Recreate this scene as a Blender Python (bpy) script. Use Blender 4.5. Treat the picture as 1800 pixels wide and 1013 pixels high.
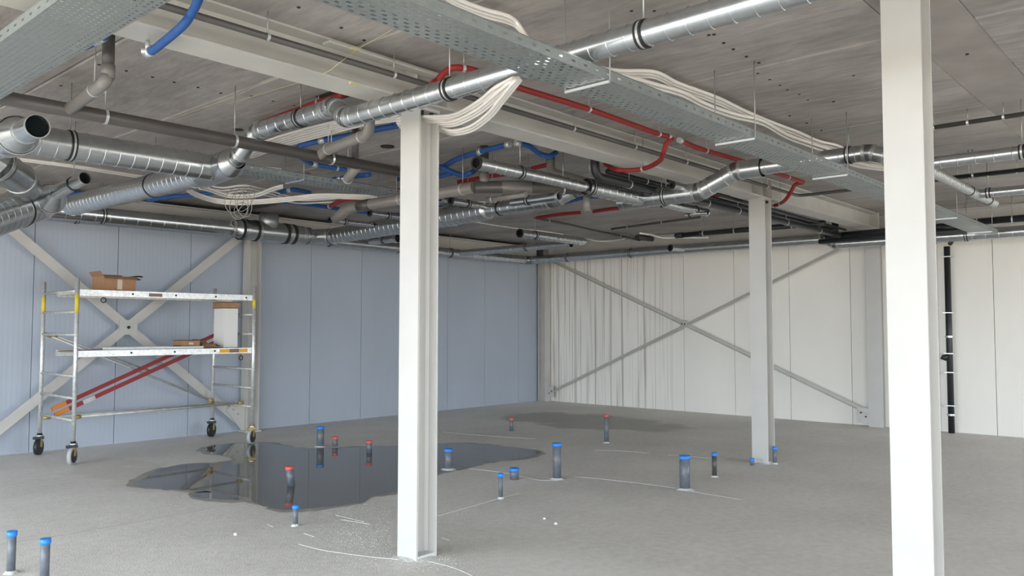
import bpy, math, random
from mathutils import Vector, Matrix
random.seed(7)
C = bpy.context.scene.collection
sc = bpy.context.scene
for o in list(bpy.data.objects): bpy.data.objects.remove(o)
# ------------------------------------------------------------------ camera
YAW, PITCH, ROLL, FPX, EYE = 0.731777, 0.049905, 0.000967, 1424.75, 1.6
fw = Vector((math.cos(PITCH)*math.cos(YAW), math.cos(PITCH)*math.sin(YAW), math.sin(PITCH)))
r0 = Vector((math.sin(YAW), -math.cos(YAW), 0)); u0 = r0.cross(fw)
rt = r0*math.cos(ROLL) + u0*math.sin(ROLL); up = u0*math.cos(ROLL) - r0*math.sin(ROLL)
cam = bpy.data.objects.new('camera', bpy.data.cameras.new('camera')); C.objects.link(cam)
cam.data.sensor_width = 36; cam.data.lens = FPX*36/1800; cam.data.clip_start = 0.05
cam.matrix_world = Matrix(((rt.x, up.x, -fw.x, 0), (rt.y, up.y, -fw.y, 0), (rt.z, up.z, -fw.z, EYE), (0, 0, 0, 1)))
sc.camera = cam
# ------------------------------------------------------------------ sky and exposure
w = bpy.data.worlds.new('overcast_sky'); sc.world = w; w.use_nodes = True
bg = w.node_tree.nodes['Background']; bg.inputs[0].default_value = (0.80, 0.90, 1.0, 1); bg.inputs[1].default_value = 4.0
sc.view_settings.view_transform = 'Standard'; sc.view_settings.look = 'None'
sc.view_settings.gamma = 1; sc.view_settings.use_curve_mapping = False
sc.view_settings.exposure = 1.3
def portal(loc, rot, sx, sy):
    l = bpy.data.lights.new('daylight_portal', 'AREA'); l.shape = 'RECTANGLE'; l.size = sx; l.size_y = sy
    o = bpy.data.objects.new('daylight_portal', l); C.objects.link(o); o.location = loc; o.rotation_euler = rot
    l.cycles.is_portal = True
portal((-2.98, 2.3, 1.6), (0, -math.pi/2, 0), 3.2, 15.4)
portal((-0.9, -5.48, 1.6), (math.pi/2, 0, 0), 4.2, 3.2)
portal((10.5, -5.48, 1.6), (math.pi/2, 0, 0), 6.4, 3.2)
sc.cycles.max_bounces = 10; sc.cycles.diffuse_bounces = 6
sc.cycles.sample_clamp_indirect = 6
# ------------------------------------------------------------------ unprojection of photo pixels to places in the room
def ray(px, py):
    return rt*((px-900)/FPX) - up*((py-506.5)/FPX) + fw
def at(px, py, z):            # on the level z
    d = ray(px, py); k = (z-EYE)/d.z; return Vector((d.x*k, d.y*k, z))
def aty(px, py, y):           # on the upright plane y
    d = ray(px, py); k = y/d.y; return Vector((d.x*k, y, EYE+d.z*k))
def atx(px, py, x):
    d = ray(px, py); k = x/d.x; return Vector((x, d.y*k, EYE+d.z*k))
def V(*a): return Vector(a)
# ------------------------------------------------------------------ materials
def newmat(name):
    m = bpy.data.materials.new(name); m.use_nodes = True
    nt = m.node_tree; return m, nt, nt.nodes['Principled BSDF']
def mat(name, col, rough=0.5, metal=0.0, noise=0.0, nscale=8.0, bump=0.0, bscale=60.0, spec=None, col2=None):
    m, nt, b = newmat(name)
    b.inputs['Base Color'].default_value = (*col, 1); b.inputs['Roughness'].default_value = rough; b.inputs['Metallic'].default_value = metal
    if spec is not None: b.inputs['Specular IOR Level'].default_value = spec
    tc = nt.nodes.new('ShaderNodeTexCoord')
    if noise > 0:
        n = nt.nodes.new('ShaderNodeTexNoise'); n.inputs['Scale'].default_value = nscale; n.inputs['Detail'].default_value = 6
        nt.links.new(tc.outputs['Object'], n.inputs['Vector'])
        r = nt.nodes.new('ShaderNodeValToRGB')
        c2 = col2 or tuple(c*(1-noise) for c in col)
        r.color_ramp.elements[0].color = (*c2, 1); r.color_ramp.elements[1].color = (*[min(1, c*(1+noise*0.6)) for c in col], 1)
        r.color_ramp.elements[0].position = 0.3; r.color_ramp.elements[1].position = 0.7
        nt.links.new(n.outputs['Fac'], r.inputs['Fac']); nt.links.new(r.outputs['Color'], b.inputs['Base Color'])
    if bump > 0:
        n = nt.nodes.new('ShaderNodeTexNoise'); n.inputs['Scale'].default_value = bscale; n.inputs['Detail'].default_value = 4
        nt.links.new(tc.outputs['Object'], n.inputs['Vector'])
        bp = nt.nodes.new('ShaderNodeBump'); bp.inputs['Strength'].default_value = bump; bp.inputs['Distance'].default_value = 0.01
        nt.links.new(n.outputs['Fac'], bp.inputs['Height']); nt.links.new(bp.outputs['Normal'], b.inputs['Normal'])
    return m
M = {}
M['steel_white'] = mat('painted_steel', (0.53, 0.515, 0.485), 0.45, noise=0.05, nscale=3)
M['steel_grey'] = mat('primed_steel', (0.52, 0.50, 0.46), 0.55, noise=0.08, nscale=3)
M['galv'] = mat('galvanised_steel', (0.52, 0.54, 0.55), 0.27, 0.95, noise=0.10, nscale=22, bump=0.012, bscale=12)
M['galv_dull'] = mat('dull_galvanised_steel', (0.47, 0.48, 0.475), 0.42, 0.85, noise=0.12, nscale=30)
M['galv_tray'] = mat('tray_steel', (0.31, 0.34, 0.335), 0.42, 0.55, noise=0.10, nscale=30)
M['black'] = mat('black_rubber', (0.015, 0.015, 0.016), 0.5)
M['cap_black'] = mat('black_end_cap', (0.006, 0.009, 0.010), 0.8, spec=0.15)
M['pvc'] = mat('grey_pvc', (0.070, 0.062, 0.057), 0.38, noise=0.06, nscale=6)
M['pvc_light'] = mat('light_grey_pvc', (0.20, 0.185, 0.168), 0.38, noise=0.05, nscale=6)
M['pvc_floor'] = mat('floor_pvc', (0.13, 0.145, 0.165), 0.4, noise=0.2, nscale=20)
M['hdpe'] = mat('black_hdpe', (0.018, 0.02, 0.022), 0.42)
M['clip'] = mat('bright_clip', (0.62, 0.63, 0.63), 0.3, 0.6)
M['rod'] = mat('threaded_rod', (0.42, 0.42, 0.41), 0.4, 0.6)
M['red'] = mat('red_sleeve', (0.26, 0.014, 0.012), 0.6, noise=0.12, nscale=20, bump=0.3, bscale=120)
M['blue'] = mat('blue_sleeve', (0.016, 0.085, 0.29), 0.5, noise=0.12, nscale=20, bump=0.3, bscale=120)
M['white_cable'] = mat('white_conduit', (0.78, 0.74, 0.69), 0.5, noise=0.04)
M['grey_wire'] = mat('grey_wire', (0.30, 0.29, 0.27), 0.5)
M['alu'] = mat('scaffold_aluminium', (0.72, 0.72, 0.70), 0.38, 0.55, noise=0.2, nscale=30)
M['alu_dull'] = mat('dull_aluminium', (0.52, 0.51, 0.48), 0.5, 0.4, noise=0.2, nscale=14)
M['yellow'] = mat('yellow_paint', (0.70, 0.52, 0.06), 0.5, noise=0.1)
M['fork'] = mat('zinc_yellow_fork', (0.50, 0.38, 0.12), 0.4, 0.4, noise=0.2, nscale=20)
M['orange'] = mat('orange_tape', (0.85, 0.42, 0.01), 0.5)
M['brown_tape'] = mat('brown_tape', (0.22, 0.13, 0.10), 0.5)
M['orange_fit'] = mat('orange_fitting', (0.60, 0.20, 0.03), 0.5)
M['redpaint'] = mat('red_ladder_paint', (0.26, 0.009, 0.012), 0.45)
M['wood'] = mat('platform_plywood', (0.28, 0.20, 0.13), 0.7, noise=0.25, nscale=14)
M['card'] = mat('cardboard', (0.38, 0.21, 0.11), 0.8, noise=0.12, nscale=12)
M['card_in'] = mat('cardboard_inside', (0.30, 0.17, 0.09), 0.85)
M['tape'] = mat('paper_label', (0.62, 0.52, 0.42), 0.6)
M['white_box'] = mat('white_carton', (0.78, 0.76, 0.73), 0.55)
M['rubber_grey'] = mat('grey_tyre', (0.42, 0.42, 0.41), 0.6)
M['cap_blue'] = mat('blue_cap', (0.02, 0.22, 0.72), 0.4)
M['cap_red'] = mat('red_cap', (0.68, 0.10, 0.08), 0.45)
M['grout'] = mat('pale_grout', (0.62, 0.62, 0.60), 0.9, bump=0.8, bscale=80)
M['chalk'] = mat('white_residue', (0.72, 0.72, 0.70), 0.9)
M['string'] = mat('yellow_string', (0.52, 0.48, 0.25), 0.7)
M['gap'] = mat('dark_gap', (0.03, 0.03, 0.028), 0.9)
M['brick'] = mat('outside_ground', (0.64, 0.52, 0.40), 0.9)
M['shaft_dark'] = mat('shaft_dark_sheet', (0.012, 0.012, 0.014), 0.3)
def floor_material():
    m, nt, b = newmat('screed_floor'); L = nt.links.new
    tc = nt.nodes.new('ShaderNodeTexCoord')
    n1 = nt.nodes.new('ShaderNodeTexNoise'); n1.inputs['Scale'].default_value = 0.55; n1.inputs['Detail'].default_value = 7; n1.inputs['Roughness'].default_value = 0.6
    n2 = nt.nodes.new('ShaderNodeTexNoise'); n2.inputs['Scale'].default_value = 14; n2.inputs['Detail'].default_value = 8; n2.inputs['Roughness'].default_value = 0.7
    n3 = nt.nodes.new('ShaderNodeTexNoise'); n3.inputs['Scale'].default_value = 90; n3.inputs['Detail'].default_value = 4
    for n in (n1, n2, n3): L(tc.outputs['Object'], n.inputs['Vector'])
    r = nt.nodes.new('ShaderNodeValToRGB'); r.color_ramp.elements[0].position = 0.3; r.color_ramp.elements[1].position = 0.72
    r.color_ramp.elements[0].color = (0.61, 0.585, 0.545, 1); r.color_ramp.elements[1].color = (0.77, 0.74, 0.695, 1)
    L(n1.outputs['Fac'], r.inputs['Fac'])
    mx = nt.nodes.new('ShaderNodeMix'); mx.data_type = 'RGBA'; mx.blend_type = 'OVERLAY'; mx.inputs[0].default_value = 0.5
    L(r.outputs['Color'], mx.inputs[6]); L(n2.outputs['Fac'], mx.inputs[7])
    # damp patches with soft edges: (x, y, rx, ry, strength)
    cur = mx.outputs[2]; sep = nt.nodes.new('ShaderNodeSeparateXYZ')
    wn = nt.nodes.new('ShaderNodeTexNoise'); wn.inputs['Scale'].default_value = 1.3; wn.inputs['Detail'].default_value = 5
    L(tc.outputs['Object'], wn.inputs['Vector'])
    va = nt.nodes.new('ShaderNodeVectorMath'); va.operation = 'MULTIPLY_ADD'
    L(wn.outputs['Color'], va.inputs[0]); va.inputs[1].default_value = (1.4, 1.4, 0); L(tc.outputs['Object'], va.inputs[2])
    L(va.outputs[0], sep.inputs[0])
    def patch(cur, x, y, rx, ry, k, col):
        def mth(op, a, bb):
            n = nt.nodes.new('ShaderNodeMath'); n.operation = op
            for i, v in enumerate((a, bb)):
                if isinstance(v, (int, float)): n.inputs[i].default_value = v
                else: L(v, n.inputs[i])
            return n.outputs[0]
        dx = mth('DIVIDE', mth('SUBTRACT', sep.outputs[0], x+0.7), rx); dy = mth('DIVIDE', mth('SUBTRACT', sep.outputs[1], y+0.7), ry)
        d = mth('ADD', mth('MULTIPLY', dx, dx), mth('MULTIPLY', dy, dy))
        mr = nt.nodes.new('ShaderNodeMapRange'); mr.inputs['From Min'].default_value = 1.15; mr.inputs['From Max'].default_value = 0.75
        mr.inputs['To Min'].default_value = 0; mr.inputs['To Max'].default_value = k; L(d, mr.inputs['Value'])
        mm = nt.nodes.new('ShaderNodeMix'); mm.data_type = 'RGBA'; L(mr.outputs[0], mm.inputs[0]); L(cur, mm.inputs[6]); mm.inputs[7].default_value = (*col, 1)
        return mm.outputs[2]
    cur = patch(cur, 11.4, 8.4, 1.0, 1.7, 0.55, (0.26, 0.255, 0.23))
    cur = patch(cur, 3.9, 9.0, 0.5, 1.4, 0.25, (0.42, 0.36, 0.28))
    L(cur, b.inputs['Base Color'])
    b.inputs['Roughness'].default_value = 0.62; b.inputs['Specular IOR Level'].default_value = 0.35
    bp = nt.nodes.new('ShaderNodeBump'); bp.inputs['Strength'].default_value = 0.35; bp.inputs['Distance'].default_value = 0.012
    ad = nt.nodes.new('ShaderNodeMath'); ad.operation = 'ADD'; L(n2.outputs['Fac'], ad.inputs[0]); L(n3.outputs['Fac'], ad.inputs[1])
    L(ad.outputs[0], bp.inputs['Height']); L(bp.outputs['Normal'], b.inputs['Normal'])
    return m
def ceiling_material():
    m, nt, b = newmat('slab_concrete'); L = nt.links.new
    tc = nt.nodes.new('ShaderNodeTexCoord')
    mp = nt.nodes.new('ShaderNodeMapping'); mp.inputs['Scale'].default_value = (1.8, 0.9, 1); L(tc.outputs['Object'], mp.inputs[0])
    n1 = nt.nodes.new('ShaderNodeTexNoise'); n1.inputs['Scale'].default_value = 0.9; n1.inputs['Detail'].default_value = 9; n1.inputs['Roughness'].default_value = 0.62; L(mp.outputs[0], n1.inputs['Vector'])
    mp2 = nt.nodes.new('ShaderNodeMapping'); mp2.inputs['Scale'].default_value = (16, 3.2, 1); L(tc.outputs['Object'], mp2.inputs[0])
    n2 = nt.nodes.new('ShaderNodeTexNoise'); n2.inputs['Scale'].default_value = 1.0; n2.inputs['Detail'].default_value = 6; n2.inputs['Roughness'].default_value = 0.65; L(mp2.outputs[0], n2.inputs['Vector'])
    r = nt.nodes.new('ShaderNodeValToRGB'); r.color_ramp.elements[0].position = 0.33; r.color_ramp.elements[1].position = 0.68
    r.color_ramp.elements[0].color = (0.262, 0.240, 0.222, 1); r.color_ramp.elements[1].color = (0.445, 0.408, 0.380, 1); L(n1.outputs['Fac'], r.inputs['Fac'])
    r2 = nt.nodes.new('ShaderNodeValToRGB'); r2.color_ramp.elements[0].position = 0.36; r2.color_ramp.elements[1].position = 0.66
    r2.color_ramp.elements[0].color = (0.25, 0.25, 0.25, 1); r2.color_ramp.elements[1].color = (0.72, 0.72, 0.72, 1); L(n2.outputs['Fac'], r2.inputs['Fac'])
    mx = nt.nodes.new('ShaderNodeMix'); mx.data_type = 'RGBA'; mx.blend_type = 'OVERLAY'; mx.inputs[0].default_value = 0.28
    L(r.outputs['Color'], mx.inputs[6]); L(r2.outputs['Color'], mx.inputs[7]); L(mx.outputs[2], b.inputs['Base Color'])
    b.inputs['Roughness'].default_value = 0.75
    bp = nt.nodes.new('ShaderNodeBump'); bp.inputs['Strength'].default_value = 0.4; bp.inputs['Distance'].default_value = 0.015
    L(n2.outputs['Fac'], bp.inputs['Height']); L(bp.outputs['Normal'], b.inputs['Normal'])
    return m
def panel_material(name, col, axis, streak=0.0, rib=33.0):
    # lightly micro-ribbed sandwich panel; 'axis' is the level axis that runs along the wall
    m, nt, b = newmat(name); L = nt.links.new
    tc = nt.nodes.new('ShaderNodeTexCoord'); sep = nt.nodes.new('ShaderNodeSeparateXYZ'); L(tc.outputs['Object'], sep.inputs[0])
    src = sep.outputs[axis]
    mul = nt.nodes.new('ShaderNodeMath'); mul.operation = 'MULTIPLY'; mul.inputs[1].default_value = 2*math.pi*rib/2; L(src, mul.inputs[0])
    sn = nt.nodes.new('ShaderNodeMath'); sn.operation = 'SINE'; L(mul.outputs[0], sn.inputs[0])
    bp = nt.nodes.new('ShaderNodeBump'); bp.inputs['Strength'].default_value = 0.10; bp.inputs['Distance'].default_value = 0.003
    L(sn.outputs[0], bp.inputs['Height']); L(bp.outputs['Normal'], b.inputs['Normal'])
    mp = nt.nodes.new('ShaderNodeMapping'); s = [0.6, 0.6, 0.35]; mp.inputs['Scale'].default_value = s; L(tc.outputs['Object'], mp.inputs[0])
    n = nt.nodes.new('ShaderNodeTexNoise'); n.inputs['Scale'].default_value = 1.5; n.inputs['Detail'].default_value = 4; L(mp.outputs[0], n.inputs['Vector'])
    r = nt.nodes.new('ShaderNodeValToRGB'); r.color_ramp.elements[0].position = 0.3; r.color_ramp.elements[1].position = 0.7
    r.color_ramp.elements[0].color = (*[c*0.93 for c in col], 1); r.color_ramp.elements[1].color = (*col, 1); L(n.outputs['Fac'], r.inputs['Fac'])
    cur = r.outputs['Color']
    if streak > 0:
        # dried runs of dirty water: thin, upright, of uneven length, only on the stained stretch of wall
        for k, (sc_y, th, amt) in enumerate(((13.0, 0.585, 0.6), (30.0, 0.60, 0.55), (5.0, 0.60, 0.22))):
            mp2 = nt.nodes.new('ShaderNodeMapping'); mp2.inputs['Scale'].default_value = (0.0, sc_y, 0.16+0.1*k); mp2.inputs['Location'].default_value = (k*7.3, k*3.1, k*1.7)
            L(tc.outputs['Object'], mp2.inputs[0])
            n2 = nt.nodes.new('ShaderNodeTexNoise'); n2.inputs['Scale'].default_value = 1.0; n2.inputs['Detail'].default_value = 2.0; L(mp2.outputs[0], n2.inputs['Vector'])
            mr = nt.nodes.new('ShaderNodeMapRange'); mr.inputs['From Min'].default_value = th; mr.inputs['From Max'].default_value = th+0.07
            mr.inputs['To Max'].default_value = amt*streak; L(n2.outputs['Fac'], mr.inputs['Value'])
            # limit to the stretch y 6.6 .. 11.4
            g = nt.nodes.new('ShaderNodeMapRange'); g.inputs['From Min'].default_value = 6.1; g.inputs['From Max'].default_value = 6.9; L(sep.outputs[1], g.inputs['Value'])
            mu = nt.nodes.new('ShaderNodeMath'); mu.operation = 'MULTIPLY'; L(mr.outputs[0], mu.inputs[0]); L(g.outputs[0], mu.inputs[1])
            mm = nt.nodes.new('ShaderNodeMix'); mm.data_type = 'RGBA'; L(mu.outputs[0], mm.inputs[0]); L(cur, mm.inputs[6]); mm.inputs[7].default_value = (0.32, 0.29, 0.24, 1)
            cur = mm.outputs[2]
    L(cur, b.inputs['Base Color']); b.inputs['Roughness'].default_value = 0.5
    return m
def water_material():
    m, nt, b = newmat('puddle_water'); L = nt.links.new
    b.inputs['Base Color'].default_value = (0.16, 0.155, 0.14, 1); b.inputs['Roughness'].default_value = 0.03; b.inputs['IOR'].default_value = 1.36
    b.inputs['Specular IOR Level'].default_value = 0.6
    tc = nt.nodes.new('ShaderNodeTexCoord'); n = nt.nodes.new('ShaderNodeTexNoise'); n.inputs['Scale'].default_value = 2.5; n.inputs['Detail'].default_value = 1
    L(tc.outputs['Object'], n.inputs['Vector']); bp = nt.nodes.new('ShaderNodeBump'); bp.inputs['Strength'].default_value = 0.02; bp.inputs['Distance'].default_value = 0.01
    L(n.outputs['Fac'], bp.inputs['Height']); L(bp.outputs['Normal'], b.inputs['Normal'])
    n4 = nt.nodes.new('ShaderNodeTexNoise'); n4.inputs['Scale'].default_value = 1.2; n4.inputs['Detail'].default_value = 6; L(tc.outputs['Object'], n4.inputs['Vector'])
    r = nt.nodes.new('ShaderNodeValToRGB'); r.color_ramp.elements[0].color = (0.09, 0.086, 0.078, 1); r.color_ramp.elements[1].color = (0.15, 0.145, 0.13, 1)
    L(n4.outputs['Fac'], r.inputs['Fac']); L(r.outputs['Color'], b.inputs['Base Color'])
    return m
M['floor'] = floor_material(); M['slab'] = ceiling_material(); M['water'] = water_material()
M['wall_grey'] = panel_material('grey_panel', (0.415, 0.455, 0.52), 0)
M['wall_cream'] = panel_material('cream_panel', (0.89, 0.85, 0.78), 1, 1.0)
M['slab_plain'] = mat('integrated_beam', (0.36, 0.325, 0.30), 0.75, noise=0.2, nscale=2)
# ------------------------------------------------------------------ mesh building
class MB:
    def __init__(s): s.v = []; s.f = []; s.sm = []
    def face(s, idx, sm=False): s.f.append(idx); s.sm.append(sm)
    def box(s, x0, x1, y0, y1, z0, z1):
        b = len(s.v)
        for z in (z0, z1):
            for x, y in ((x0, y0), (x1, y0), (x1, y1), (x0, y1)): s.v.append(Vector((x, y, z)))
        for q in ((3, 2, 1, 0), (4, 5, 6, 7), (0, 1, 5, 4), (1, 2, 6, 5), (2, 3, 7, 6), (3, 0, 4, 7)): s.face([b+i for i in q])
        return s
    def bar(s, a, b_, w_, h_, upv=Vector((0, 0, 1))):   # rectangular bar from a to b
        d = (b_-a).normalized(); sd = d.cross(upv)
        if sd.length < 1e-4: sd = d.cross(Vector((1, 0, 0)))
        sd.normalize(); u = sd.cross(d); n = len(s.v)
        for p in (a, b_):
            for i, j in ((-1, -1), (1, -1), (1, 1), (-1, 1)): s.v.append(p + sd*(i*w_/2) + u*(j*h_/2))
        for q in ((3, 2, 1, 0), (4, 5, 6, 7), (0, 1, 5, 4), (1, 2, 6, 5), (2, 3, 7, 6), (3, 0, 4, 7)): s.face([n+i for i in q])
        return s
    def tube(s, pts, r, seg=16, caps=(True, True)):
        pts = [Vector(p) for p in pts]; n = len(pts)
        rs = r if isinstance(r, (list, tuple)) else [r]*n
        tans = []
        for i in range(n):
            a = pts[max(0, i-1)]; b = pts[min(n-1, i+1)]
            t = (b-a)
            if t.length < 1e-9: t = tans[-1].copy() if tans else Vector((0, 0, 1))
            tans.append(t.normalized())
        ref = Vector((0, 0, 1)) if abs(tans[0].z) < 0.9 else Vector((1, 0, 0))
        nn = (ref - tans[0]*ref.dot(tans[0])).normalized(); base = len(s.v)
        for i in range(n):
            if i: nn = nn - tans[i]*nn.dot(tans[i])
            nn.normalize(); bb = tans[i].cross(nn)
            for k in range(seg):
                a = 2*math.pi*k/seg; s.v.append(pts[i] + (nn*math.cos(a) + bb*math.sin(a))*rs[i])
        for i in range(n-1):
            for k in range(seg):
                k2 = (k+1) % seg; a = base+i*seg
                s.face([a+k, a+k2, a+seg+k2, a+seg+k], True)
        if caps[0]: s.face([base+k for k in range(seg)][::-1])
        if caps[1]: s.face([base+(n-1)*seg+k for k in range(seg)])
        return s
    def cyl(s, a, b_, r, seg=16): return s.tube([a, b_], r, seg)
    def ring(s, c, ax, r, w_, t_, seg=24):          # a short band round an axis
        ax = ax.normalized(); a = c-ax*w_/2; b_ = c+ax*w_/2
        return s.tube([a, a, b_, b_, a], [r, r+t_, r+t_, r, r], seg, (False, False)) if False else s._ring(a, b_, r, r+t_, seg)
    def _ring(s, a, b_, ri, ro, seg):
        ax = (b_-a).normalized(); ref = Vector((0, 0, 1)) if abs(ax.z) < 0.9 else Vector((1, 0, 0))
        n = (ref-ax*ref.dot(ax)).normalized(); m = ax.cross(n); base = len(s.v)
        for p, r in ((a, ri), (a, ro), (b_, ro), (b_, ri)):
            for k in range(seg):
                t = 2*math.pi*k/seg; s.v.append(p+(n*math.cos(t)+m*math.sin(t))*r)
        for i in range(4):
            j = (i+1) % 4
            for k in range(seg):
                k2 = (k+1) % seg; s.face([base+i*seg+k, base+i*seg+k2, base+j*seg+k2, base+j*seg+k], False)
        return s
    def poly(s, pts, sm=False):
        b = len(s.v); s.v += [Vector(p) for p in pts]; s.face(list(range(b, b+len(pts))), sm); return s
    def prism(s, pts, off):
        b = len(s.v); n = len(pts); s.v += [Vector(p) for p in pts]+[Vector(p)+off for p in pts]
        s.face(list(range(b, b+n))[::-1]); s.face(list(range(b+n, b+2*n)))
        for i in range(n): j = (i+1) % n; s.face([b+i, b+j, b+n+j, b+n+i])
        return s
    def build(s, name, m, parent=None, **kw):
        # world position of the parent is taken off, so children sit where they were modelled
        o0 = Vector((0, 0, 0)); p = parent
        while p is not None: o0 += p.location; p = p.parent
        if parent is None and 'loc' in kw: o0 = Vector(kw.pop('loc'))
        me = bpy.data.meshes.new(name); me.from_pydata([tuple(v-o0) for v in s.v], [], s.f)
        me.polygons.foreach_set('use_smooth', s.sm); me.materials.append(m if not isinstance(m, str) else M[m]); me.update()
        o = bpy.data.objects.new(name, me); C.objects.link(o)
        if parent is not None: o.parent = parent
        else: o.location = o0
        for k, v in kw.items(): o[k] = v
        return o
def thing(name, label, cat, loc=(0, 0, 0), group=None):
    o = bpy.data.objects.new(name, None); C.objects.link(o); o.location = Vector(loc); o.empty_display_size = 0.1
    o['label'] = label; o['category'] = cat
    if group: o['group'] = group
    return o
def struct(name, loc=(0, 0, 0)):
    o = bpy.data.objects.new(name, None); C.objects.link(o); o.location = Vector(loc); o['kind'] = 'structure'; return o
def tag(o, label, cat, group=None):
    o['label'] = label; o['category'] = cat
    if group: o['group'] = group
    return o
def rounded(pts, R, n=6):
    pts = [Vector(p) for p in pts]
    out = [pts[0]]
    for i in range(1, len(pts)-1):
        a, b, c = pts[i-1], pts[i], pts[i+1]; d1 = (a-b); d2 = (c-b)
        t = min(R, d1.length*0.45, d2.length*0.45); p0 = b+d1.normalized()*t; p2 = b+d2.normalized()*t
        for k in range(n+1):
            u = k/n; out.append(p0*(1-u)**2 + b*2*u*(1-u) + p2*u*u)
    out.append(pts[-1]); return out
def spline(pts, n=8):
    pts = [Vector(p) for p in pts]; out = []
    P = [pts[0]*2-pts[1]] + pts + [pts[-1]*2-pts[-2]]
    for i in range(1, len(P)-2):
        p0, p1, p2, p3 = P[i-1:i+3]
        for k in range(n):
            t = k/n; out.append(0.5*((2*p1)+(p2-p0)*t+(2*p0-5*p1+4*p2-p3)*t*t+(3*p1-p0-3*p2+p3)*t**3))
    out.append(pts[-1]); return out
CEIL = 3.42
# ------------------------------------------------------------------ setting: floor, walls, ceiling
MB().box(-3.0, 14.2, -5.5, 11.9, -0.2, 0.0).build('floor', 'floor', None, kind='structure')
MB().box(-80, 60, -80, 60, -0.4, -0.2).build('ground', 'brick', None, kind='structure')
LJ = [-3.0]+[3.67+1.057*k for k in range(-6, 10)]+[14.0]       # panel joints of the left wall
wl = struct('wall_left', (5, 11.65, 0))
MB().box(-3.0, 14.2, 11.72, 11.9, 0, 3.6).build('wall_core', 'gap', wl)
for a, b in zip(LJ[:-1], LJ[1:]):
    if b-a < 0.05: continue
    MB().box(a+0.004, b-0.004, 11.65, 11.72, 0.0, 3.45).build('wall_panel', 'wall_grey', wl)
RJ = [-5.5]+[8.07+1.06*k for k in range(-15, 4)]+[11.65]
wr = struct('wall_right', (14, 2, 0))
MB().box(14.07, 14.2, -5.5, 11.72, 0, 3.6).build('wall_core', 'gap', wr)
for a, b in zip(RJ[:-1], RJ[1:]):
    if b-a < 0.05: continue
    MB().box(14.0, 14.07, a+0.004, b-0.004, 0.0, 3.45).build('wall_panel', 'wall_cream', wr)
# unseen side behind the camera: panels and openings set to shape the light; the facade to the left is open between piers
wn_ = struct('wall_near', (5, -5.6, 0))
MB().box(-3.0, 14.2, -5.7, -5.5, 3.2, 3.6).build('lintel', 'steel_grey', wn_)
MB().box(-3.0, -2.8, -5.7, -5.5, 0, 3.2).build('pier', 'steel_grey', wn_)
MB().box(13.8, 14.0, -5.7, -5.5, 0, 3.2).build('pier', 'steel_grey', wn_)
for k in range(6): MB().box(1.2+k*1.06, 1.2+k*1.06+1.052, -5.7, -5.5, 0, 3.2).build('wall_panel', 'wall_cream', wn_)
wf = struct('wall_facade', (-3, 0, 0))
MB().box(-3.2, -3.0, 10.0, 11.9, 0, 3.6).build('pier', 'steel_grey', wf)
for y in (-1.4, 3.3): MB().box(-3.15, -3.0, y-0.1, y+0.1, 0, 3.2).build('pier', 'steel_grey', wf)
MB().box(-3.2, -3.0, -5.7, 10.0, 3.15, 3.6).build('lintel', 'steel_grey', wf)
# ceiling: precast planks running across the beams
ce = struct('ceiling', (6, 2, CEIL))
MB().box(-3.2, 14.2, -5.7, 11.9, 3.62, 3.8).build('ceiling_deck', 'slab_plain', ce)
CJ = [2.1+1.06*k for k in range(-5, 12)]
for i, (a, b) in enumerate(zip(CJ[:-1], CJ[1:])):
    dz = random.uniform(-0.004, 0.004)
    for (y0, y1) in ((-5.5, 1.1), (1.5, 11.7)):
        mb = MB(); x0, x1, z = a+0.003, b-0.003, CEIL+dz
        # chamfered lower edges
        c = 0.012
        mb.prism([V(x0, y0, z+c), V(x0+c, y0, z), V(x1-c, y0, z), V(x1, y0, z+c), V(x1, y0, 3.62), V(x0, y0, 3.62)], V(0, y1-y0, 0))
        mb.build('ceiling_plank', 'slab', ce)
MB().box(-3.0, 14.0, 1.104, 1.496, CEIL+0.002, 3.62).build('integrated_beam', 'slab_plain', ce)
# cast-in lifting recesses, rows of small dark dents
hm = MB()
def dent(p, r=0.011): hm.cyl(V(p.x, p.y, CEIL-0.006), V(p.x, p.y, CEIL+0.01), r, 8)
for px, py in [(174, 113), (222, 124), (268, 135), (306, 144), (348, 153), (388, 163), (442, 168), (480, 177), (517, 185), (107, 150),
               (1246, 61), (1272, 75), (1289, 86), (1312, 99), (1334, 110), (1332, 128), (1353, 139), (1371, 149), (1384, 157), (1405, 165), (1420, 175),
               (1388, 203), (1418, 216), (1444, 229), (1110, 18), (1150, 18), (1255, 60), (525, 12), (600, 48), (640, 70),
               (1500, 132), (1465, 178), (1700, 95)]:
    dent(at(px, py, CEIL))
hm.build('lifting_recess', 'gap', ce, kind='stuff')
tag(MB().cyl(at(419, 227, CEIL), at(419, 227, CEIL)-V(0, 0, 0.01), 0.045, 16).build('core_hole', 'gap', None, loc=at(419, 227, CEIL)), 'round black drilled hole in the ceiling near the grey drain pipe', 'hole')
tag(MB().cyl(at(681, 257, CEIL), at(681, 257, CEIL)-V(0, 0, 0.01), 0.07, 16).build('core_hole', 'gap', None, loc=at(681, 257, CEIL)), 'dark oval recess in the ceiling left of the near column', 'hole')
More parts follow.
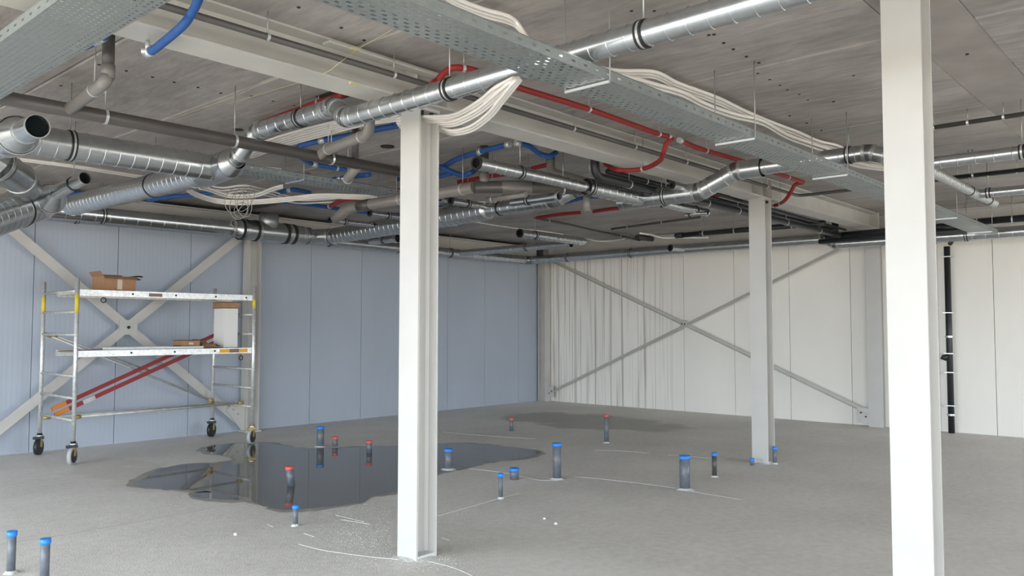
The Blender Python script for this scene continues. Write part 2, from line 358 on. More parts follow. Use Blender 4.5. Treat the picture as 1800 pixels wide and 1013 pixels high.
# ------------------------------------------------------------------ steel frame
def hsec_x(mb, x0, x1, yc, w_, z0, z1, tf=0.014, tw=0.01):
    mb.box(x0, x1, yc-w_/2, yc+w_/2, z0, z0+tf); mb.box(x0, x1, yc-w_/2, yc+w_/2, z1-tf, z1); mb.box(x0, x1, yc-tw/2, yc+tw/2, z0+tf, z1-tf)
    return mb
bm_ = thing('steel_beam', 'long grey steel ceiling beam resting on the near and middle columns', 'beam', (8, 4.315, 3.17))
hsec_x(MB(), -2.9, 13.25, 4.315, 0.25, 3.17, CEIL).build('beam_section', 'steel_grey', bm_)
MB().box(13.25, 13.27, 4.17, 4.46, 3.14, CEIL).build('end_plate', 'steel_grey', bm_)
for x in (3.68, 3.98, 9.12, 9.42): MB().box(x-0.006, x+0.006, 4.195, 4.31, 3.184, CEIL-0.014).build('stiffener', 'steel_grey', bm_)
MB().box(2.9, 4.3, 4.12, 4.19, CEIL-0.06, CEIL-0.045).build('seat_plate', 'steel_grey', bm_)
bm2 = thing('edge_beam', 'grey steel edge beam along the top of the grey left wall', 'beam', (8, 11.4, 3.14))
MB().box(-2.9, 14.0, 11.36, 11.60, 3.16, 3.34).box(-2.9, 14.0, 11.30, 11.62, 3.34, 3.36).box(-2.9, 14.0, 11.30, 11.62, 3.14, 3.16).build('beam_section', 'steel_grey', bm2)
bm3 = thing('edge_beam', 'grey steel edge beam along the top of the cream wall', 'beam', (13.7, 3, 3.17))
MB().box(13.66, 13.9, -8, 11.2, 3.19, 3.40).box(13.6, 13.94, -8, 11.2, 3.17, 3.19).box(13.6, 13.94, -8, 11.2, 3.40, CEIL).build('beam_section', 'steel_grey', bm3)
def column(x0, y0, y1, d, label, top, bolts=True, grout=True):
    t = thing('steel_column', label, 'column', (x0+d/2, (y0+y1)/2, 0), 'free-standing white steel columns')
    m = MB(); tf = 0.015; yc = (y0+y1)/2
    m.box(x0, x0+tf, y0, y1, 0.0, top); m.box(x0+d-tf, x0+d, y0, y1, 0.0, top); m.box(x0+tf, x0+d-tf, yc-0.005, yc+0.005, 0, top)
    # root fillets of the rolled section
    for xx, s in ((x0+tf, 1), (x0+d-tf, -1)):
        for sy in (1, -1):
            m.prism([V(xx, yc+sy*0.005, 0), V(xx+s*0.018, yc+sy*0.005, 0), V(xx, yc+sy*0.023, 0)], V(0, 0, top))
    m.build('shaft', 'steel_white', t)
    if bolts:
        MB().box(x0-0.004, x0+d+0.004, y0-0.004, y1+0.004, top-0.02, top).build('cap_plate', 'steel_white', t)
        for xx in (x0+0.05, x0+d-0.05): MB().cyl(V(xx, y0+0.03, top-0.05), V(xx, y0+0.03, top-0.02), 0.016, 6).build('bolt', 'gap', t)
    if grout:
        g = MB(); g.box(x0+tf, x0+d-tf, y0+0.004, yc-0.006, 0, 0.028); g.build('grout_fill', 'grout', t)
        g = MB(); ring = []
        for k in range(20):
            a = 2*math.pi*k/20; rr = random.uniform(0.9, 1.25)
            ring.append(V(x0+d/2+math.cos(a)*d*0.72*rr, yc+math.sin(a)*(y1-y0)*0.75*rr, 0.001))
        top_ = [V((p.x-x0-d/2)*0.7+x0+d/2, (p.y-yc)*0.7+yc, 0.012) for p in ring]; b0 = len(g.v); g.v += ring+top_
        for k in range(20): j = (k+1) % 20; g.face([b0+k, b0+j, b0+20+j, b0+20+k], True)
        g.face([b0+20+k for k in range(20)], True); g.build('grout_skirt', 'grout', t)
    return t
column(3.765, 4.262, 4.462, 0.19, 'white steel column nearest the puddle, its head under the grey beam', 3.17)
column(9.19, 4.195, 4.395, 0.19, 'smallest free-standing white steel column in front of the cream wall bracing', 3.17)
column(4.57, 1.206, 1.406, 0.19, 'widest white steel column in the foreground at right', CEIL+0.01, False)
def wall_column(name, label, x0, x1, y0, y1, top, along):
    t = thing(name, label, 'column', ((x0+x1)/2, (y0+y1)/2, 0)); m = MB(); tf = 0.012
    if along == 'x':     # flanges face -x / +x
        m.box(x0, x0+tf, y0, y1, 0, top).box(x1-tf, x1, y0, y1, 0, top).box(x0+tf, x1-tf, (y0+y1)/2-0.005, (y0+y1)/2+0.005, 0, top)
    else:
        m.box(x0, x1, y0, y0+tf, 0, top).box(x0, x1, y1-tf, y1, 0, top).box((x0+x1)/2-0.005, (x0+x1)/2+0.005, y0+tf, y1-tf, 0, top)
    m.build('shaft', 'steel_grey', t); return t
wc = wall_column('wall_column', 'grey steel column against the grey wall behind the scaffold tower', 6.62, 6.82, 11.42, 11.62, 3.14, 'x')
MB().box(6.60, 6.84, 11.38, 11.64, 0, 0.02).build('base_plate', 'steel_grey', wc)
wc2 = wall_column('wall_column', 'grey steel corner column where the grey and cream walls meet', 13.78, 13.97, 11.40, 11.60, 3.17, 'y')
wc3 = wall_column('wall_column', 'pale steel column on the cream wall at the lower end of the bracing', 13.84, 13.98, 4.36, 4.56, 3.17, 'x')
MB().box(13.836, 13.84, 4.34, 4.58, 0, 3.17).build('cover_plate', 'steel_white', wc3)
# ------------------------------------------------------------------ wall bracing
xb = thing('cross_brace', 'grey flat-bar cross bracing on the grey wall behind the scaffold tower', 'bracing', (4.82, 11.5, 1.62))
for a, b in ((V(3.02, 11.5, 3.12), V(6.62, 11.5, 0.10)), (V(3.02, 11.5, 0.12), V(6.62, 11.5, 3.12))):
    MB().bar(a, b, 0.012, 0.125, V(0, 0, 1)).build('flat_bar', 'steel_grey', xb)
cp = MB(); d1 = V(3.6, 0, -3.02).normalized(); d2 = V(3.6, 0, 3.0).normalized(); c0 = V(4.82, 11.488, 1.61)
cp.prism([c0+d1*0.16, c0+d2*0.16, c0-d1*0.16, c0-d2*0.16], V(0, -0.01, 0)).build('crossing_plate', 'steel_grey', xb)
MB().cyl(V(4.82, 11.478, 1.61), V(4.82, 11.46, 1.61), 0.022, 6).build('bolt', 'gap', xb)
MB().prism([V(6.615, 11.486, 0.03), V(6.615, 11.486, 0.48), V(6.44, 11.486, 0.48), V(6.30, 11.486, 0.36), V(6.56, 11.486, 0.03)], V(0, -0.012, 0)).build('gusset_plate', 'steel_grey', xb)
for p in (V(6.42, 11.474, 0.36), V(6.50, 11.474, 0.29)): MB().cyl(p, p+V(0, -0.014, 0), 0.018, 6).build('bolt', 'rod', xb)
xr = thing('cross_brace', 'thin steel angle cross bracing on the cream wall', 'bracing', (13.88, 8.0, 1.7))
for k, (a, b) in enumerate(((V(13.9, 11.48, 0.14), V(13.9, 4.56, 3.16)), (V(13.88, 11.40, 3.16), V(13.88, 4.56, 0.22)))):
    dd = (b-a).normalized(); nrm = V(1, 0, 0).cross(dd)
    if nrm.z < 0: nrm = -nrm
    MB().bar(a, b, 0.006, 0.055, V(0, 0, 1)).build('angle_leg', 'steel_grey', xr)
    MB().bar(a+nrm*(-0.03)+V(-0.03, 0, 0), b+nrm*(-0.03)+V(-0.03, 0, 0), 0.06, 0.006, V(0, 0, 1)).build('angle_leg', 'steel_grey', xr)
MB().box(13.86, 13.868, 7.93, 8.07, 1.62, 1.76).build('crossing_plate', 'steel_grey', xr)
MB().box(13.86, 13.868, 11.22, 11.4, 0.10, 0.34).build('gusset_plate', 'steel_white', xr)
MB().box(13.84, 13.848, 4.58, 4.76, 0.05, 0.30).build('gusset_plate', 'steel_white', xr)
for p in (V(13.858, 11.34, 0.18), V(13.858, 11.28, 0.23), V(13.838, 4.62, 0.16), V(13.838, 4.70, 0.22), V(13.858, 7.97, 1.69), V(13.858, 8.03, 1.69)):
    MB().cyl(p, p+V(-0.014, 0, 0), 0.014, 6).build('bolt', 'gap', xr)
# ------------------------------------------------------------------ pipes and ducts
def clamp(parent, P, ax, r, style='black', rod=True, top=CEIL, double=True):
    ax = Vector(ax).normalized()
    if style == 'black':
        m = MB()
        if double: m.ring(P-ax*0.014, ax, r+0.002, 0.012, 0.006, 24); m.ring(P+ax*0.014, ax, r+0.002, 0.012, 0.006, 24)
        else: m.ring(P, ax, r+0.002, 0.014, 0.005, 24)
        c = m.build('pipe_clamp', 'black', parent)
        g = MB().ring(P, ax, r+0.001, 0.018, 0.004, 24).build('clamp_band', 'clip', c) if double else None
    else:
        c = MB().ring(P, ax, r+0.001, 0.018, 0.003, 20).build('pipe_clamp', 'clip', parent)
        side = Vector((0, 0, 1)).cross(ax)
        if side.length > 0.1:
            side.normalize(); MB().bar(P+side*(r+0.002), P+side*(r+0.02), 0.02, 0.012).build('clamp_ear', 'clip', c)
    if rod and top > P.z+r+0.01:
        MB().cyl(V(P.x, P.y, P.z+r), V(P.x, P.y, top), 0.0045, 6).build('threaded_rod', 'rod', c)
    return c
def straight(mb, a, b, r, pitch, seg=28, rib=0.004, caps=(False, False)):
    L = (b-a).length; d = (b-a).normalized(); mb.tube([a, b], r, seg, caps)
    if pitch:
        n = int(L/pitch)
        for i in range(n):
            p = a+d*((i+0.5)*L/n); mb.tube([p-d*0.0035, p-d*0.0012, p+d*0.0012, p+d*0.0035], [r-0.0005, r+rib, r+rib, r-0.0005], seg, (False, False))
    return mb
def atd(px, py, depth): return V(0, 0, EYE)+ray(px, py)*depth
def duct(label, pts, r, bend=None, pitch=0.11, clamps=(), start='plain', end='plain', m='galv', name='spiral_duct', cat='duct', collars=True, group=None, cstyle='black', gores=4, cdouble=True, seg=28):
    """one duct run; pts are the corners, bends become elbows; clamps: (segment, fraction)"""
    pts = [Vector(p) for p in pts]; bend = bend or r*1.6
    t = thing(name, label, cat, pts[0], group or 'galvanised ducts under the ceiling')
    segs = []; n = len(pts)
    cut0 = [0]*n
    for i in range(1, n-1):
        ang = (pts[i]-pts[i-1]).angle(pts[i+1]-pts[i]); cut0[i] = min(bend*math.tan(ang/2), (pts[i]-pts[i-1]).length*0.45, (pts[i+1]-pts[i]).length*0.45)
    for i in range(n-1):
        d = (pts[i+1]-pts[i]).normalized(); a = pts[i]+d*cut0[i]; b = pts[i+1]-d*cut0[i+1]; segs.append((a, b, d))
        mb = MB(); straight(mb, a, b, r, pitch if (b-a).length > 0.25 else 0, seg, 0.004 if pitch > 0.1 else 0.002); mb.build('duct_section', m, t)
    for i in range(1, n-1):
        a = segs[i-1][1]; b = segs[i][0]; k = gores; mb = MB(); P = []
        for j in range(k+1):
            u = j/k; P.append(a*(1-u)**2+pts[i]*2*u*(1-u)+b*u*u)
        S = []
        for j in range(k*3+1):
            u = j/(k*3); S.append(a*(1-u)**2+pts[i]*2*u*(1-u)+b*u*u)
        mb.tube(S, r+0.0005, seg, (False, False))
        for j in range(1, k):
            tt = (P[j+1]-P[j-1]).normalized(); pp = a*(1-j/k)**2+pts[i]*2*(j/k)*(1-j/k)+b*(j/k)**2
            mb.tube([pp-tt*0.005, pp, pp+tt*0.005], [r, r+0.0035, r], seg, (False, False)); e = mb.build('elbow', m, t)
        if collars:
            MB().ring(a, segs[i-1][2], r, 0.03, 0.004, seg).build('collar', 'galv_dull', e); MB().ring(b, segs[i][2], r, 0.03, 0.004, seg).build('collar', 'galv_dull', e)
    for which, p, d in ((start, segs[0][0], -segs[0][2]), (end, segs[-1][1], segs[-1][2])):
        if which == 'open':
            MB().ring(p-d*0.01, d, r-0.004, 0.03, 0.007, seg).build('end_rim', 'galv_dull', t)
            MB().cyl(p-d*0.05, p-d*0.025, r-0.002, 24).build('end_cap', 'cap_black', t)
        elif which == 'socket':
            MB().ring(p-d*0.03, d, r+0.0, 0.07, 0.004, seg).build('coupling', 'galv', t)
            MB().ring(p+d*0.0, d, r-0.012, 0.02, 0.018, seg).build('gasket', 'black', t)
            MB().cyl(p-d*0.03, p-d*0.015, r-0.004, 24).build('end_cap', 'cap_black', t)
        elif which == 'closed':
            MB().tube([p-d*0.004, p+d*0.01, p+d*r*0.35, p+d*r*0.42], [r+0.003, r+0.001, r*0.75, r*0.3], 24).build('end_cap', m, t)
    for c in clamps:
        i, f = c[0], c[1]; a, b, d = segs[i]; clamp(t, a.lerp(b, f), d, r, cstyle, double=cdouble)
    return t
def xrun(p0, p1, z, y=None):
    a, b = at(*p0, z), at(*p1, z); yy = (a.y+b.y)/2 if y is None else y
    if y is not None: a, b = aty(*p0, y), aty(*p1, y)
    return V(a.x, yy, z), V(b.x, yy, z)
def yrun(p0, p1, z, x=None):
    a, b = at(*p0, z), at(*p1, z); xx = (a.x+b.x)/2 if x is None else x
    if x is not None: a, b = atx(*p0, x), atx(*p1, x)
    return V(xx, a.y, z), V(xx, b.y, z)
# near duct: crosses under the beam and over the cable tray
a, b = yrun((1350, -4), (608, 210), 3.035); XN = a.x
ZB = 3.165; XB = (at(520, 210, ZB).x+at(575, 193, ZB).x)/2; yB = at(462, 232, ZB).y
duct('near spiral duct crossing above the cable tray and under the beam by the white column',
     [V(XN, -5.4, 3.035), V(XN, b.y-0.02, 3.035), V((XN+XB)/2, b.y+0.16, ZB), V(XB, b.y+0.3, ZB), V(XB, yB, ZB), V(XB-0.02, yB+0.26, 2.98), V(XB, yB+0.42, 2.96)],
     0.064, bend=0.13, clamps=[(0, (atx(1140, 50, XN).y+5.4)/(b.y+5.3)), (0, (atx(797, 155, XN).y+5.4)/(b.y+5.3)), (3, 0.36)], gores=4)
c2 = V(XB, yB, ZB)
# left duct complex
zD = 2.95
y0D = 6.05; xD = 3.42
yT = yB+0.40
dd = duct('thick spiral duct slanting down to the left below the grey drain pipe', [V(XB, yT, 2.96), V(xD, 6.85, zD), V(3.37, 9.55, zD)], 0.11, pitch=0.085, clamps=[(1, 0.28)], end='closed', cdouble=False)
MB().tube([V(XB, yT-0.10, 2.97), V(XB, yT-0.02, 2.96), V(XB, yT, 2.96)], [0.07, 0.118, 0.122], 28, (False, False)).tube([V(XB, yT, 2.96), V(3.43, 6.7, zD)], 0.122, 28, (False, True)).build('junction_body', 'galv', dd)
a, b = xrun((95, 252), (360, 293), zD)
duct('big spiral duct at left running level behind the capped reducer', [V(1.3, a.y, zD), V(3.38, a.y, zD)], 0.108, clamps=[(0, (aty(123, 255, a.y).x-1.3)/2.08)], pitch=0.105)
def fitting(label, name, pts, rs, cap=0.0, rings=()):
    t = thing(name, label, 'duct fitting', pts[0])
    for i in range(len(pts)-1): MB().tube([pts[i], pts[i+1]], [rs[i], rs[i+1]], 30, (False, False)).build('duct_body' if abs(rs[i]-rs[i+1]) < 1e-4 else 'taper', 'galv', t)
    for i in rings:
        d = (pts[min(i+1, len(pts)-1)]-pts[max(0, i-1)]).normalized(); MB().ring(pts[i], d, rs[i]-0.001, 0.03, 0.006, 30).build('collar', 'galv_dull', t)
    if cap:
        d = (pts[-1]-pts[-2]).normalized(); MB().cyl(pts[-1]-d*0.075, pts[-1]-d*0.06, rs[-1]-0.002, 26).build('end_cap', 'cap_black', t)
        MB().ring(pts[-1]-d*0.008, d, rs[-1]-0.003, 0.018, 0.006, 30).build('end_rim', 'galv_dull', t)
    return t
fitting('reducing duct fitting with a round black cap at the upper left edge', 'duct_reducer', [atd(-70, 262, 5.75), atd(14, 243, 5.62), atd(30, 238, 5.5), atd(44, 231, 5.38), atd(66, 222, 5.2)], [0.13, 0.13, 0.13, 0.08, 0.074], cap=1, rings=(1, 2, 3))
EA = [atd(-70, 402, 6.6), atd(66, 356, 7.5), atd(88, 350, 7.4), atd(100, 338, 7.25), atd(150, 313, 7.0)]
w1 = duct('wide spiral duct at the left edge below the capped reducer', [EA[0], EA[1]], 0.165, pitch=0.075, clamps=[(0, 0.72)], cdouble=False)
e1 = fitting('small round duct stub with a black cap and clamp at lower left of the ducts', 'duct_branch', EA[1:], [0.165, 0.135, 0.064, 0.054], cap=1, rings=(0, 1))
clamp(e1, EA[3].lerp(EA[4], 0.6), EA[4]-EA[3], 0.057, 'black', double=False)
fitting('wide smooth duct bend entering the lower left duct from above', 'duct_elbow', [atd(-60, 250, 6.3), atd(0, 292, 6.5), atd(34, 314, 6.85), atd(46, 328, 7.1)], [0.13, 0.13, 0.13, 0.13], rings=(1, 2))
# far left-wall ducts
yE = 10.5; zE = 3.0
aE = aty(60, 369, yE); bE = aty(400, 402, yE)
duct('spiral duct in front of the wall duct, above the scaffold tower', [V(2.0, yE, zE), V(bE.x, yE, zE)], 0.10, pitch=0.165, clamps=[(0, 0.55), (0, 0.28)])
cl = thing('duct_fitting', 'duct junction of dampers and a large saddle branch above the wall column', 'duct fitting', (bE.x, yE, zE))
def onE(px): return V(aty(px, 410, yE).x, yE, zE)
xs = [onE(400), onE(425), onE(455), onE(500), onE(515), onE(550)]
MB().tube([xs[0], xs[1], xs[1]], [0.10, 0.13, 0.145], 28, (False, False)).build('taper', 'galv', cl)
MB().tube([xs[1], xs[4]], 0.145, 28, (False, False)).build('junction_body', 'galv', cl)
MB().tube([xs[4], xs[5]], [0.145, 0.11], 28, (False, False)).build('taper', 'galv', cl)
for px, rr, mm_ in ((408, 0.108, 'galv_dull'), (422, 0.145, 'black'), (430, 0.147, 'galv'), (448, 0.147, 'black'), (452, 0.147, 'galv_dull'), (500, 0.147, 'black'), (507, 0.147, 'galv_dull'), (513, 0.146, 'black'), (530, 0.132, 'galv_dull'), (541, 0.125, 'galv')):
    MB().ring(onE(px), V(1, 0, 0), rr, 0.04, 0.008, 28).build('collar', mm_, cl)
sx = onE(472); MB().cyl(sx+V(0, 0, 0.05), sx+V(0, 0, 0.26), 0.14, 28).build('saddle_branch', 'galv_dull', cl)
MB().ring(onE(404)+V(0, -0.10, 0.06), V(0, 1, 0), 0.04, 0.02, 0.008, 20).build('damper_handle', 'rod', cl)
# duct running from the junction towards the right
f0 = onE(556)+V(0, 0, 0); f1 = at(790, 378, 3.0); f2 = at(975, 345, 3.0)
duct('long wide spiral duct from the junction passing behind the near column', [f0, f0+V(0.12, -0.25, 0), V(6.74, 6.45, 2.97)], 0.118, pitch=0.12, end='closed', clamps=[(1, 0.55)], cdouble=False, bend=0.2)
duct('narrower spiral duct continuing to the crossing duct right of the near column', [V(6.74, 6.47, 2.965), V(6.64, f2.y, 2.955), V(6.72, f2.y-0.22, 3.06), V(6.72, 4.77, 3.06)], 0.08, pitch=0.12, clamps=[(0, 0.25)], cdouble=False, bend=0.2)
a, b = yrun((905, 357), (978, 344), 2.93)
duct('short duct with a damper wheel in its open end, under the junction duct', [a, b], 0.045, end='open', clamps=[(0, 0.35)], pitch=0)
# wall ducts
duct('spiral duct high along the grey left wall', [V(2.2, 11.18, 3.04), V(12.95, 11.18, 3.04), V(13.02, 4.95, 3.04), V(13.02, 4.75, 2.95), V(13.02, -5.4, 2.95)], 0.085, bend=0.16, pitch=0.165,
     clamps=[(0, 0.06), (0, 0.17), (0, 0.42), (0, 0.54), (0, 0.68), (0, 0.80), (1, 0.15), (1, 0.40), (1, 0.86), (3, 0.18), (3, 0.42)], seg=24)
br = at(1205, 438, 3.04)
duct('short black-capped branch on the duct along the cream wall', [V(12.98, br.y, 3.04), V(12.62, br.y+0.1, 3.04)], 0.055, end='socket', pitch=0)
# small duct with open end, left of middle
zH = 3.0
a, b = xrun((838, 287), (1122, 349), zH, 4.77); m1_x = aty(1030, 329, 4.77).x
duct('spiral duct with an open black-gasketed end right of the near column', [V(a.x, 4.77, zH), V(m1_x, 4.77, zH)], 0.054, start='socket', clamps=[(0, 0.36)], pitch=0.12)
m1 = V(aty(1030, 329, 4.77).x, 4.77, zH)
tt = duct('wider spiral duct length joining the crossing duct behind the beam', [m1, V(7.40, 4.77, zH)], 0.08, pitch=0.12, clamps=[(0, 0.06)])
XI = 7.42
y1 = atx(1245, 336, XI).y
duct('spiral duct with an S-bend, rising over the cable tray towards the right column', [V(XI, 5.05, 3.0), V(XI, 4.08, 3.0), V(XI, 3.66, 3.165), V(XI, 3.40, 3.165)], 0.093, bend=0.24, pitch=0.13, clamps=[(0, 0.62)], gores=5)
duct('straight duct length above the cable tray leading behind the foreground column', [V(XI, 3.42, 3.165), V(XI, 2.4, 3.165), V(XI, 2.0, 3.02)], 0.074, bend=0.24, pitch=0.13, clamps=[(0, 0.86)], gores=4)
duct('upper spiral duct at the right edge behind the foreground column', [V(XI, 2.02, 3.0), V(XI, -5.4, 3.0)], 0.052, pitch=0.13, clamps=[(0, 0.105)])
a = aty(1190, 333, 4.25)
duct('short open duct stub with black gasket on the S-bend duct', [V(XI-0.02, 4.22, 3.06), V(XI-0.24, 4.26, 3.06)], 0.034, end='socket', pitch=0)
a, b = xrun((1150, 357), (1250, 373), 3.0)
duct('stubby duct with a rounded end hanging below the S-bend duct', [a, b], 0.048, pitch=0.1, end='closed', clamps=[(0, 0.75)], cdouble=False)
a2, b2_ = yrun((1140, 364), (1168, 360), 2.95); duct('thin bright duct tail left of the stubby duct', [a2, b2_], 0.02, pitch=0, clamps=[(0, 0.8)], cdouble=False)
a2, b2_ = yrun((1207, 379), (1242, 374), 2.95); duct('thin bright duct tail below the stubby duct', [a2, b2_], 0.022, pitch=0, clamps=[(0, 0.2)], cdouble=False)
# further small ducts
a, b = xrun((655, 374), (708, 384), 3.02); duct('small duct with black open end just left of the near column', [a, V(b.x+0.9, b.y, 3.02)], 0.036, start='socket', clamps=[(0, 0.2)], pitch=0.1)
a, b = xrun((580, 387), (655, 396), 3.02); duct('small duct with black gaskets at both ends above the junction duct', [a, b], 0.036, start='socket', end='socket', clamps=[(0, 0.35)], pitch=0.1)
a, b = xrun((795, 353), (872, 367), 3.0); duct('small duct with black open end right of the near column', [a, b], 0.038, start='socket', clamps=[(0, 0.35)], pitch=0.1)
a, b = xrun((776, 350), (800, 355), 3.06); duct('shortest dull duct stub touching the near column outline', [a, b], 0.032, start='open', pitch=0)
a, b = xrun((915, 410), (1024, 425), 3.02); duct('far spiral duct with black open end, above the corner of the walls', [a, b], 0.062, start='socket', clamps=[(0, 0.22)], end='closed', pitch=0.12)
a, b = yrun((835, 444), (1000, 428), 3.02); duct('far duct branching off the wall duct near the corner', [V(a.x, a.y+0.3, 3.02), b], 0.06, clamps=[(0, 0.62)], pitch=0.2)
a, b = yrun((645, 424), (706, 420), 3.02); duct('far short duct seen left of the near column under the long duct', [a, b], 0.06, clamps=[(0, 0.5)], pitch=0.2)
# right hand ducts
a, b = yrun((1722, 343), (1800, 330), 3.0)
duct('lower spiral duct at the right edge behind the foreground column', [V(9.45, a.y+0.05, 3.0), V(9.45, -5.4, 3.0)], 0.048, clamps=[(0, 0.02)], pitch=0.13)
duct('grey connector duct slanting between the two right-hand ducts', [V(7.5, 2.0, 3.0), V(9.45, 2.0, 3.0), V(10.1, 1.97, 2.98)], 0.047, pitch=0.07, m='galv_dull', clamps=[(0, 0.85), (1, 0.65)], end='open', cdouble=False)
# ------------------------------------------------------------------ grey and black drain pipes
def pipe(label, pts, r, m='pvc', bend=None, clamps=(), sockets=(), name='drain_pipe', cat='pipe', cstyle='clip', ends=(True, True), n=6, group=None, rod=True, seg=18):
    pts = [Vector(p) for p in pts]; t = thing(name, label, cat, pts[0], group or {'pvc': 'grey drain pipes', 'pvc_light': 'grey drain pipes', 'hdpe': 'black drain pipes'}.get(m))
    path = rounded(pts, bend or r*1.6, n) if len(pts) > 2 else pts
    MB().tube(path, r, seg, ends).build('pipe_run', m, t)
    for c in clamps:
        i, f = c; a, b = pts[i], pts[i+1]; clamp(t, a.lerp(b, f), b-a, r, cstyle, rod=rod)
    for s in sockets:
        i, f, L, mm_ = s; a, b = pts[i], pts[i+1]; d = (b-a).normalized(); p = a.lerp(b, f)
        MB().tube([p-d*L/2, p-d*L/2, p+d*L/2, p+d*L/2], [r, r+0.005, r+0.005, r], seg).build('socket', mm_, t)
    return t
y2 = 5.56; z2 = 3.0
def on2(px, py=250): return aty(px, py, y2).x
x2a = 0.6; x2b = 5.0
def fr(px, py): return (aty(px, py, y2).x-x2a)/(x2b-x2a)
pipe('long grey drain pipe running under the ceiling behind the near column', [V(x2a, y2, z2), V(x2b, y2, z2)], 0.046,
     clamps=[(0, fr(185, 203)), (0, fr(412, 245)), (0, fr(582, 280))],
     sockets=[(0, fr(128, 192), 0.22, 'pvc_light'), (0, fr(545, 272), 0.10, 'pvc_light'), (0, fr(572, 280), 0.2, 'pvc'), (0, fr(685, 305), 0.2, 'pvc_light')])
p0 = V(aty(120, 188, y2).x, y2, z2); p1 = at(183, 146, 3.03)
pipe('light grey drain branch rising to the ceiling at upper left', [p0, p1, V(p1.x+0.02, p1.y, 3.08)], 0.038, 'pvc_light', clamps=[(0, 0.75)], bend=0.05)
pipe('dark upright drain pipe dropping from the ceiling at upper left', [V(p1.x+0.02, p1.y, 3.06), V(p1.x+0.02, p1.y, CEIL)], 0.034, 'pvc', sockets=[(0, 0.12, 0.08, 'pvc_light')])
p0 = V(aty(560, 270, y2).x, y2, z2); p1 = at(648, 236, 3.06)
pipe('light grey drain branch with an elbow left of the near column', [p0, p0.lerp(p1, 0.1)+V(0, 0, 0.03), p1, p1+V(-0.03, -0.05, 0.12)], 0.042, 'pvc_light', clamps=[(1, 0.12), (1, 0.85)], bend=0.06)
p = V(aty(624, 285, y2).x, y2, z2)
pipe('dark upright drain pipe dropping from the ceiling left of the near column', [p, V(p.x, p.y, CEIL)], 0.03, 'pvc')
p = at(620, 303, 2.96); pipe('light grey drain bend under the long drain pipe', [V(aty(628, 290, y2).x, y2, z2-0.02), p+V(0, 0.06, -0.04), p+V(0.12, 0.25, -0.04)], 0.04, 'pvc_light', bend=0.05, clamps=[(1, 0.3)])
# pipe hung beside the beam web
yg = 4.09; zg = 3.262
xg = aty(1375, 345, yg).x
pipe('thin grey pipe hung along the near side of the grey beam', [V(-2.5, yg, zg), V(9.95, yg, zg+0.01), V(9.95, -5.4, zg+0.03)], 0.02, 'pvc', bend=0.12,
     clamps=[(0, (aty(px, py, yg).x+2.5)/12.45) for px, py in ((470, 70), (692, 136), (875, 189), (1008, 228), (1116, 262), (1206, 287), (1348, 330))]+[(1, 0.14), (1, 0.19), (1, 0.25)], sockets=[(0, 0.93, 0.06, 'pvc_light')])
a, b = yrun((1640, 229), (1800, 204), 3.3)
pipe('thin grey pipe under the ceiling right of the foreground column', [V(7.42, 1.95, 3.3), V(7.42, -5.4, 3.3)], 0.019, 'pvc', clamps=[(0, 0.01), (0, 0.045), (0, 0.08)])
a, b = yrun((1668, 314), (1800, 297), 3.15)
pipe('thin dark pipe between the two right-hand ducts', [V(a.x, a.y, 3.15), V(a.x, -5.4, 3.15)], 0.02, 'hdpe', clamps=[(0, 0.03), (0, 0.1)])
# thick light grey pvc run in the middle
q0 = at(612, 366, 2.97); q1 = at(700, 348, 3.0); q2 = at(838, 322, 3.02); q3 = at(985, 331, 3.02)
pipe('thick grey pvc drain run passing behind the near column', [q0+V(0.0, 0.25, -0.10), q0, V(q0.x+0.1, q2.y+0.1, 3.0)], 0.06, 'pvc_light', clamps=[(1, 0.45), (1, 0.92)], bend=0.10, sockets=[(1, 0.70, 0.25, 'pvc_light'), (1, 0.15, 0.2, 'pvc')])
qq = V(q0.x+0.1, q2.y+0.1, 3.0)
pipe('thick grey pvc drain length with a pale collar, behind the open-ended duct', [qq, V(qq.x+0.55, qq.y-0.45, 3.02), q3+V(0.5, -0.35, 0)], 0.062, 'pvc', clamps=[(1, 0.25)], sockets=[(0, 0.6, 0.3, 'pvc_light'), (1, 0.62, 0.2, 'pvc_light')])
p = at(851, 330, 3.0); pipe('grey upright pipe below the open end of the spiral duct', [V(p.x, p.y, 2.97), V(p.x, p.y, CEIL)], 0.045, 'pvc', sockets=[(0, 0.25, 0.12, 'pvc_light')])
a, b = yrun((855, 352), (925, 342), 2.93); pipe('pale grey small drain tail under the thick pvc run', [a, b], 0.028, 'pvc_light', clamps=[(0, 0.15)], name='drain_tail')
p = at(968, 276, CEIL); s_ = V(p.x, p.y, 3.26); e_ = at(1075, 333, 3.02)
pipe('grey pipe dropping from the slab and slanting to the crossing ducts', [p, s_, e_], 0.045, 'pvc_light', bend=0.12)
p = at(1031, 345, 2.98); pz = EYE + (ray(1031, 372).z/math.hypot(ray(1031, 372).x, ray(1031, 372).y))*math.hypot(p.x, p.y)
pipe('pale grey pipe end hanging straight down below the duct collar', [V(p.x, p.y, 3.0), V(p.x, p.y, pz)], 0.036, 'pvc_light')
